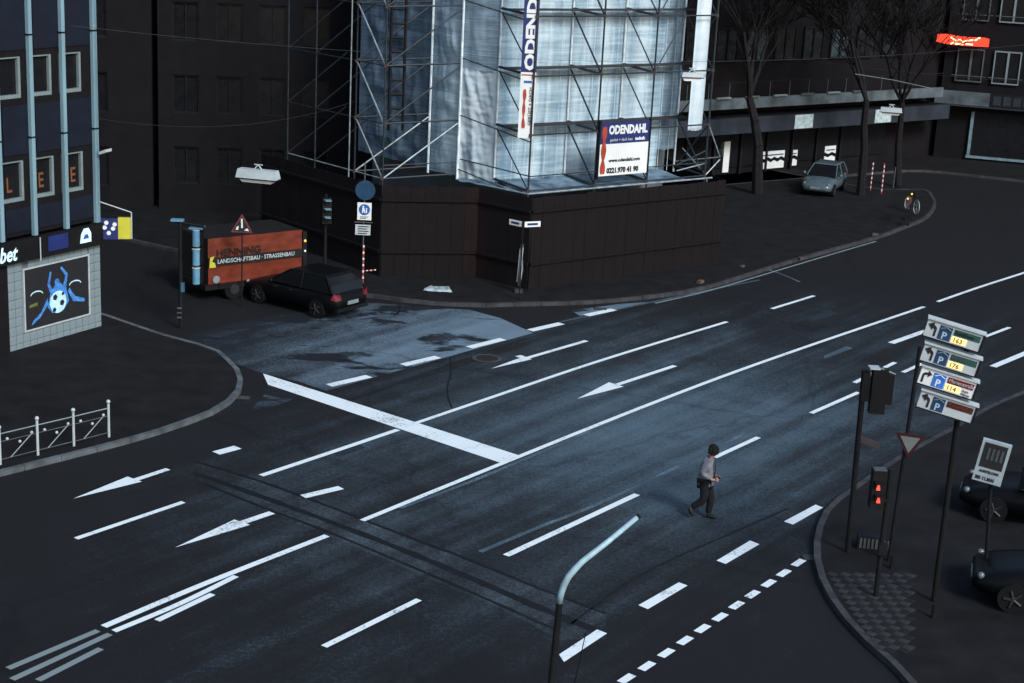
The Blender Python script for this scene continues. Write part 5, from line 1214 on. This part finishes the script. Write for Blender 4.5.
# fingers joined into the body mesh
bm = bmesh.new(); bm.from_mesh(body.data)
for hnd, s in (('lh', 1), ('rh', -1)):
    h = Vector(J[hnd])
    for k in range(4):
        b = h+Vector((.02, s*(-.02+.013*k), .012-.012*k)); m1 = b+Vector((.035, -s*.01, .0)); e = m1+Vector((.018, -s*.022, -.012+.003*k))
        mm = skin_mesh('f', [b, m1, e], [(0, 1), (1, 2)], [.009, .0085, .007], M['skin'], None, 0); bm.from_mesh(mm)
    b = h+Vector((-.0, -s*.02, .02)); mm = skin_mesh('f', [b, b+Vector((.03, -s*.015, .015)), b+Vector((.05, -s*.02, .008))], [(0, 1), (1, 2)], [.01, .009, .008], M['skin'], None, 0); bm.from_mesh(mm)
# nose
bmesh.ops.create_uvsphere(bm, u_segments=6, v_segments=5, radius=.016, matrix=Matrix.Translation((.235, 0, 1.605)))
bm.to_mesh(body.data); bm.free(); body.data.materials.clear(); body.data.materials.append(M['skin'])
for s in (-1, 1): MB().ball((.218, s*.032, 1.63), .012, 6).build('eye', M['black'], per)
for s in (-1, 1): MB().ball((.14, s*.09, 1.62), .02, 6).build('ear', M['skin'], per)
MB().box(.222, .228, -.022, .022, 1.568, 1.574).build('mouth', M['dark_red'], per)
q = MB(); rnd = random.Random(5)
q.ball((.125, 0, 1.68), .13, 12)
for k in range(60):
    a = rnd.uniform(0, 2*PI); e = rnd.uniform(-.5, 1.3); d = Vector((math.cos(a)*math.cos(e), math.sin(a)*math.cos(e), math.sin(e)))
    if d.x > .55 and d.z < .35: continue
    q.ball(Vector((.115, 0, 1.67))+d*.115, rnd.uniform(.03, .055), 6)
q.build('hair', M['hair'], per)
def chain(nm, keys, rads, mt_, sub=1, extra=None):
    pts = [J[k] if isinstance(k, str) else k for k in keys]; return skin_mesh(nm, pts, [(i, i+1) for i in range(len(pts)-1)], rads, mt_, per, sub)
tk = ['pel', 'waist', 'chest', 'neck', 'ls', 'le', 'lw', 'rs', 're', 'rw']
tv = [(-.01, 0, .76), J['waist'], J['chest'], (.055, 0, 1.43), J['ls'], J['le'], (.17, .15, 1.055), J['rs'], J['re'], (.16, -.15, 1.045)]
skin_mesh('jacket', tv+[(-.01, 0, .93)], [(0, 10), (10, 1), (1, 2), (2, 3), (2, 4), (4, 5), (5, 6), (2, 7), (7, 8), (8, 9)], [(.235, .2), (.195, .17), (.225, .19), (.12, .1), .125, .09, .065, .125, .09, .065, (.235, .2)], M['jacket'], per)
MB().add([(.19, -.05, 1.42), (.175, .05, 1.42), (.2, .06, 1.2), (.19, .05, .93), (.19, -.05, .93), (.2, -.06, 1.2)], [(0, 1, 2, 5), (5, 2, 3, 4)]).build('shirt', M['shirt'], per)
skin_mesh('trousers', [(0, 0, .93), J['lhip'], J['lk'], (.1, .1, .09), J['rhip'], J['rk'], (-.265, -.1, .25)], [(0, 1), (1, 2), (2, 3), (0, 4), (4, 5), (5, 6)], [(.17, .14), .13, .1, .082, .13, .1, .08], M['trousers'], per)
skin_mesh('shoe', [(.05, .1, .06), (.17, .1, .05), (.31, .1, .038)], [(0, 1), (1, 2)], [(.075, .07), (.062, .058), (.048, .04)], M['shoe'], per)
skin_mesh('shoe', [(-.3, -.1, .23), (-.26, -.1, .14), (-.19, -.1, .05)], [(0, 1), (1, 2)], [(.075, .07), (.062, .058), (.048, .04)], M['shoe'], per)
bg_ = thing('shoulder_bag', 'small dark bag hanging at the hip of the walking person', 'bag', (pp.x, pp.y, ZM), math.radians(-20))
MB().box(-.2, .06, .2, .3, .86, 1.08).build('bag_body', M['black'], bg_); MB().path([(-.07, .24, 1.08), (-.05, .2, 1.3), (.02, .1, 1.5), (.06, -.08, 1.4)], .012, 5).build('strap', M['black'], bg_)
bgb = MB()
ph = thing('phone', 'small dark phone held in both hands of the walking person', 'phone', (pp.x, pp.y, ZM), math.radians(-20))
MB().box(.26, .34, -.035, .035, 1.03, 1.043).build('phone_body', M['black'], ph)
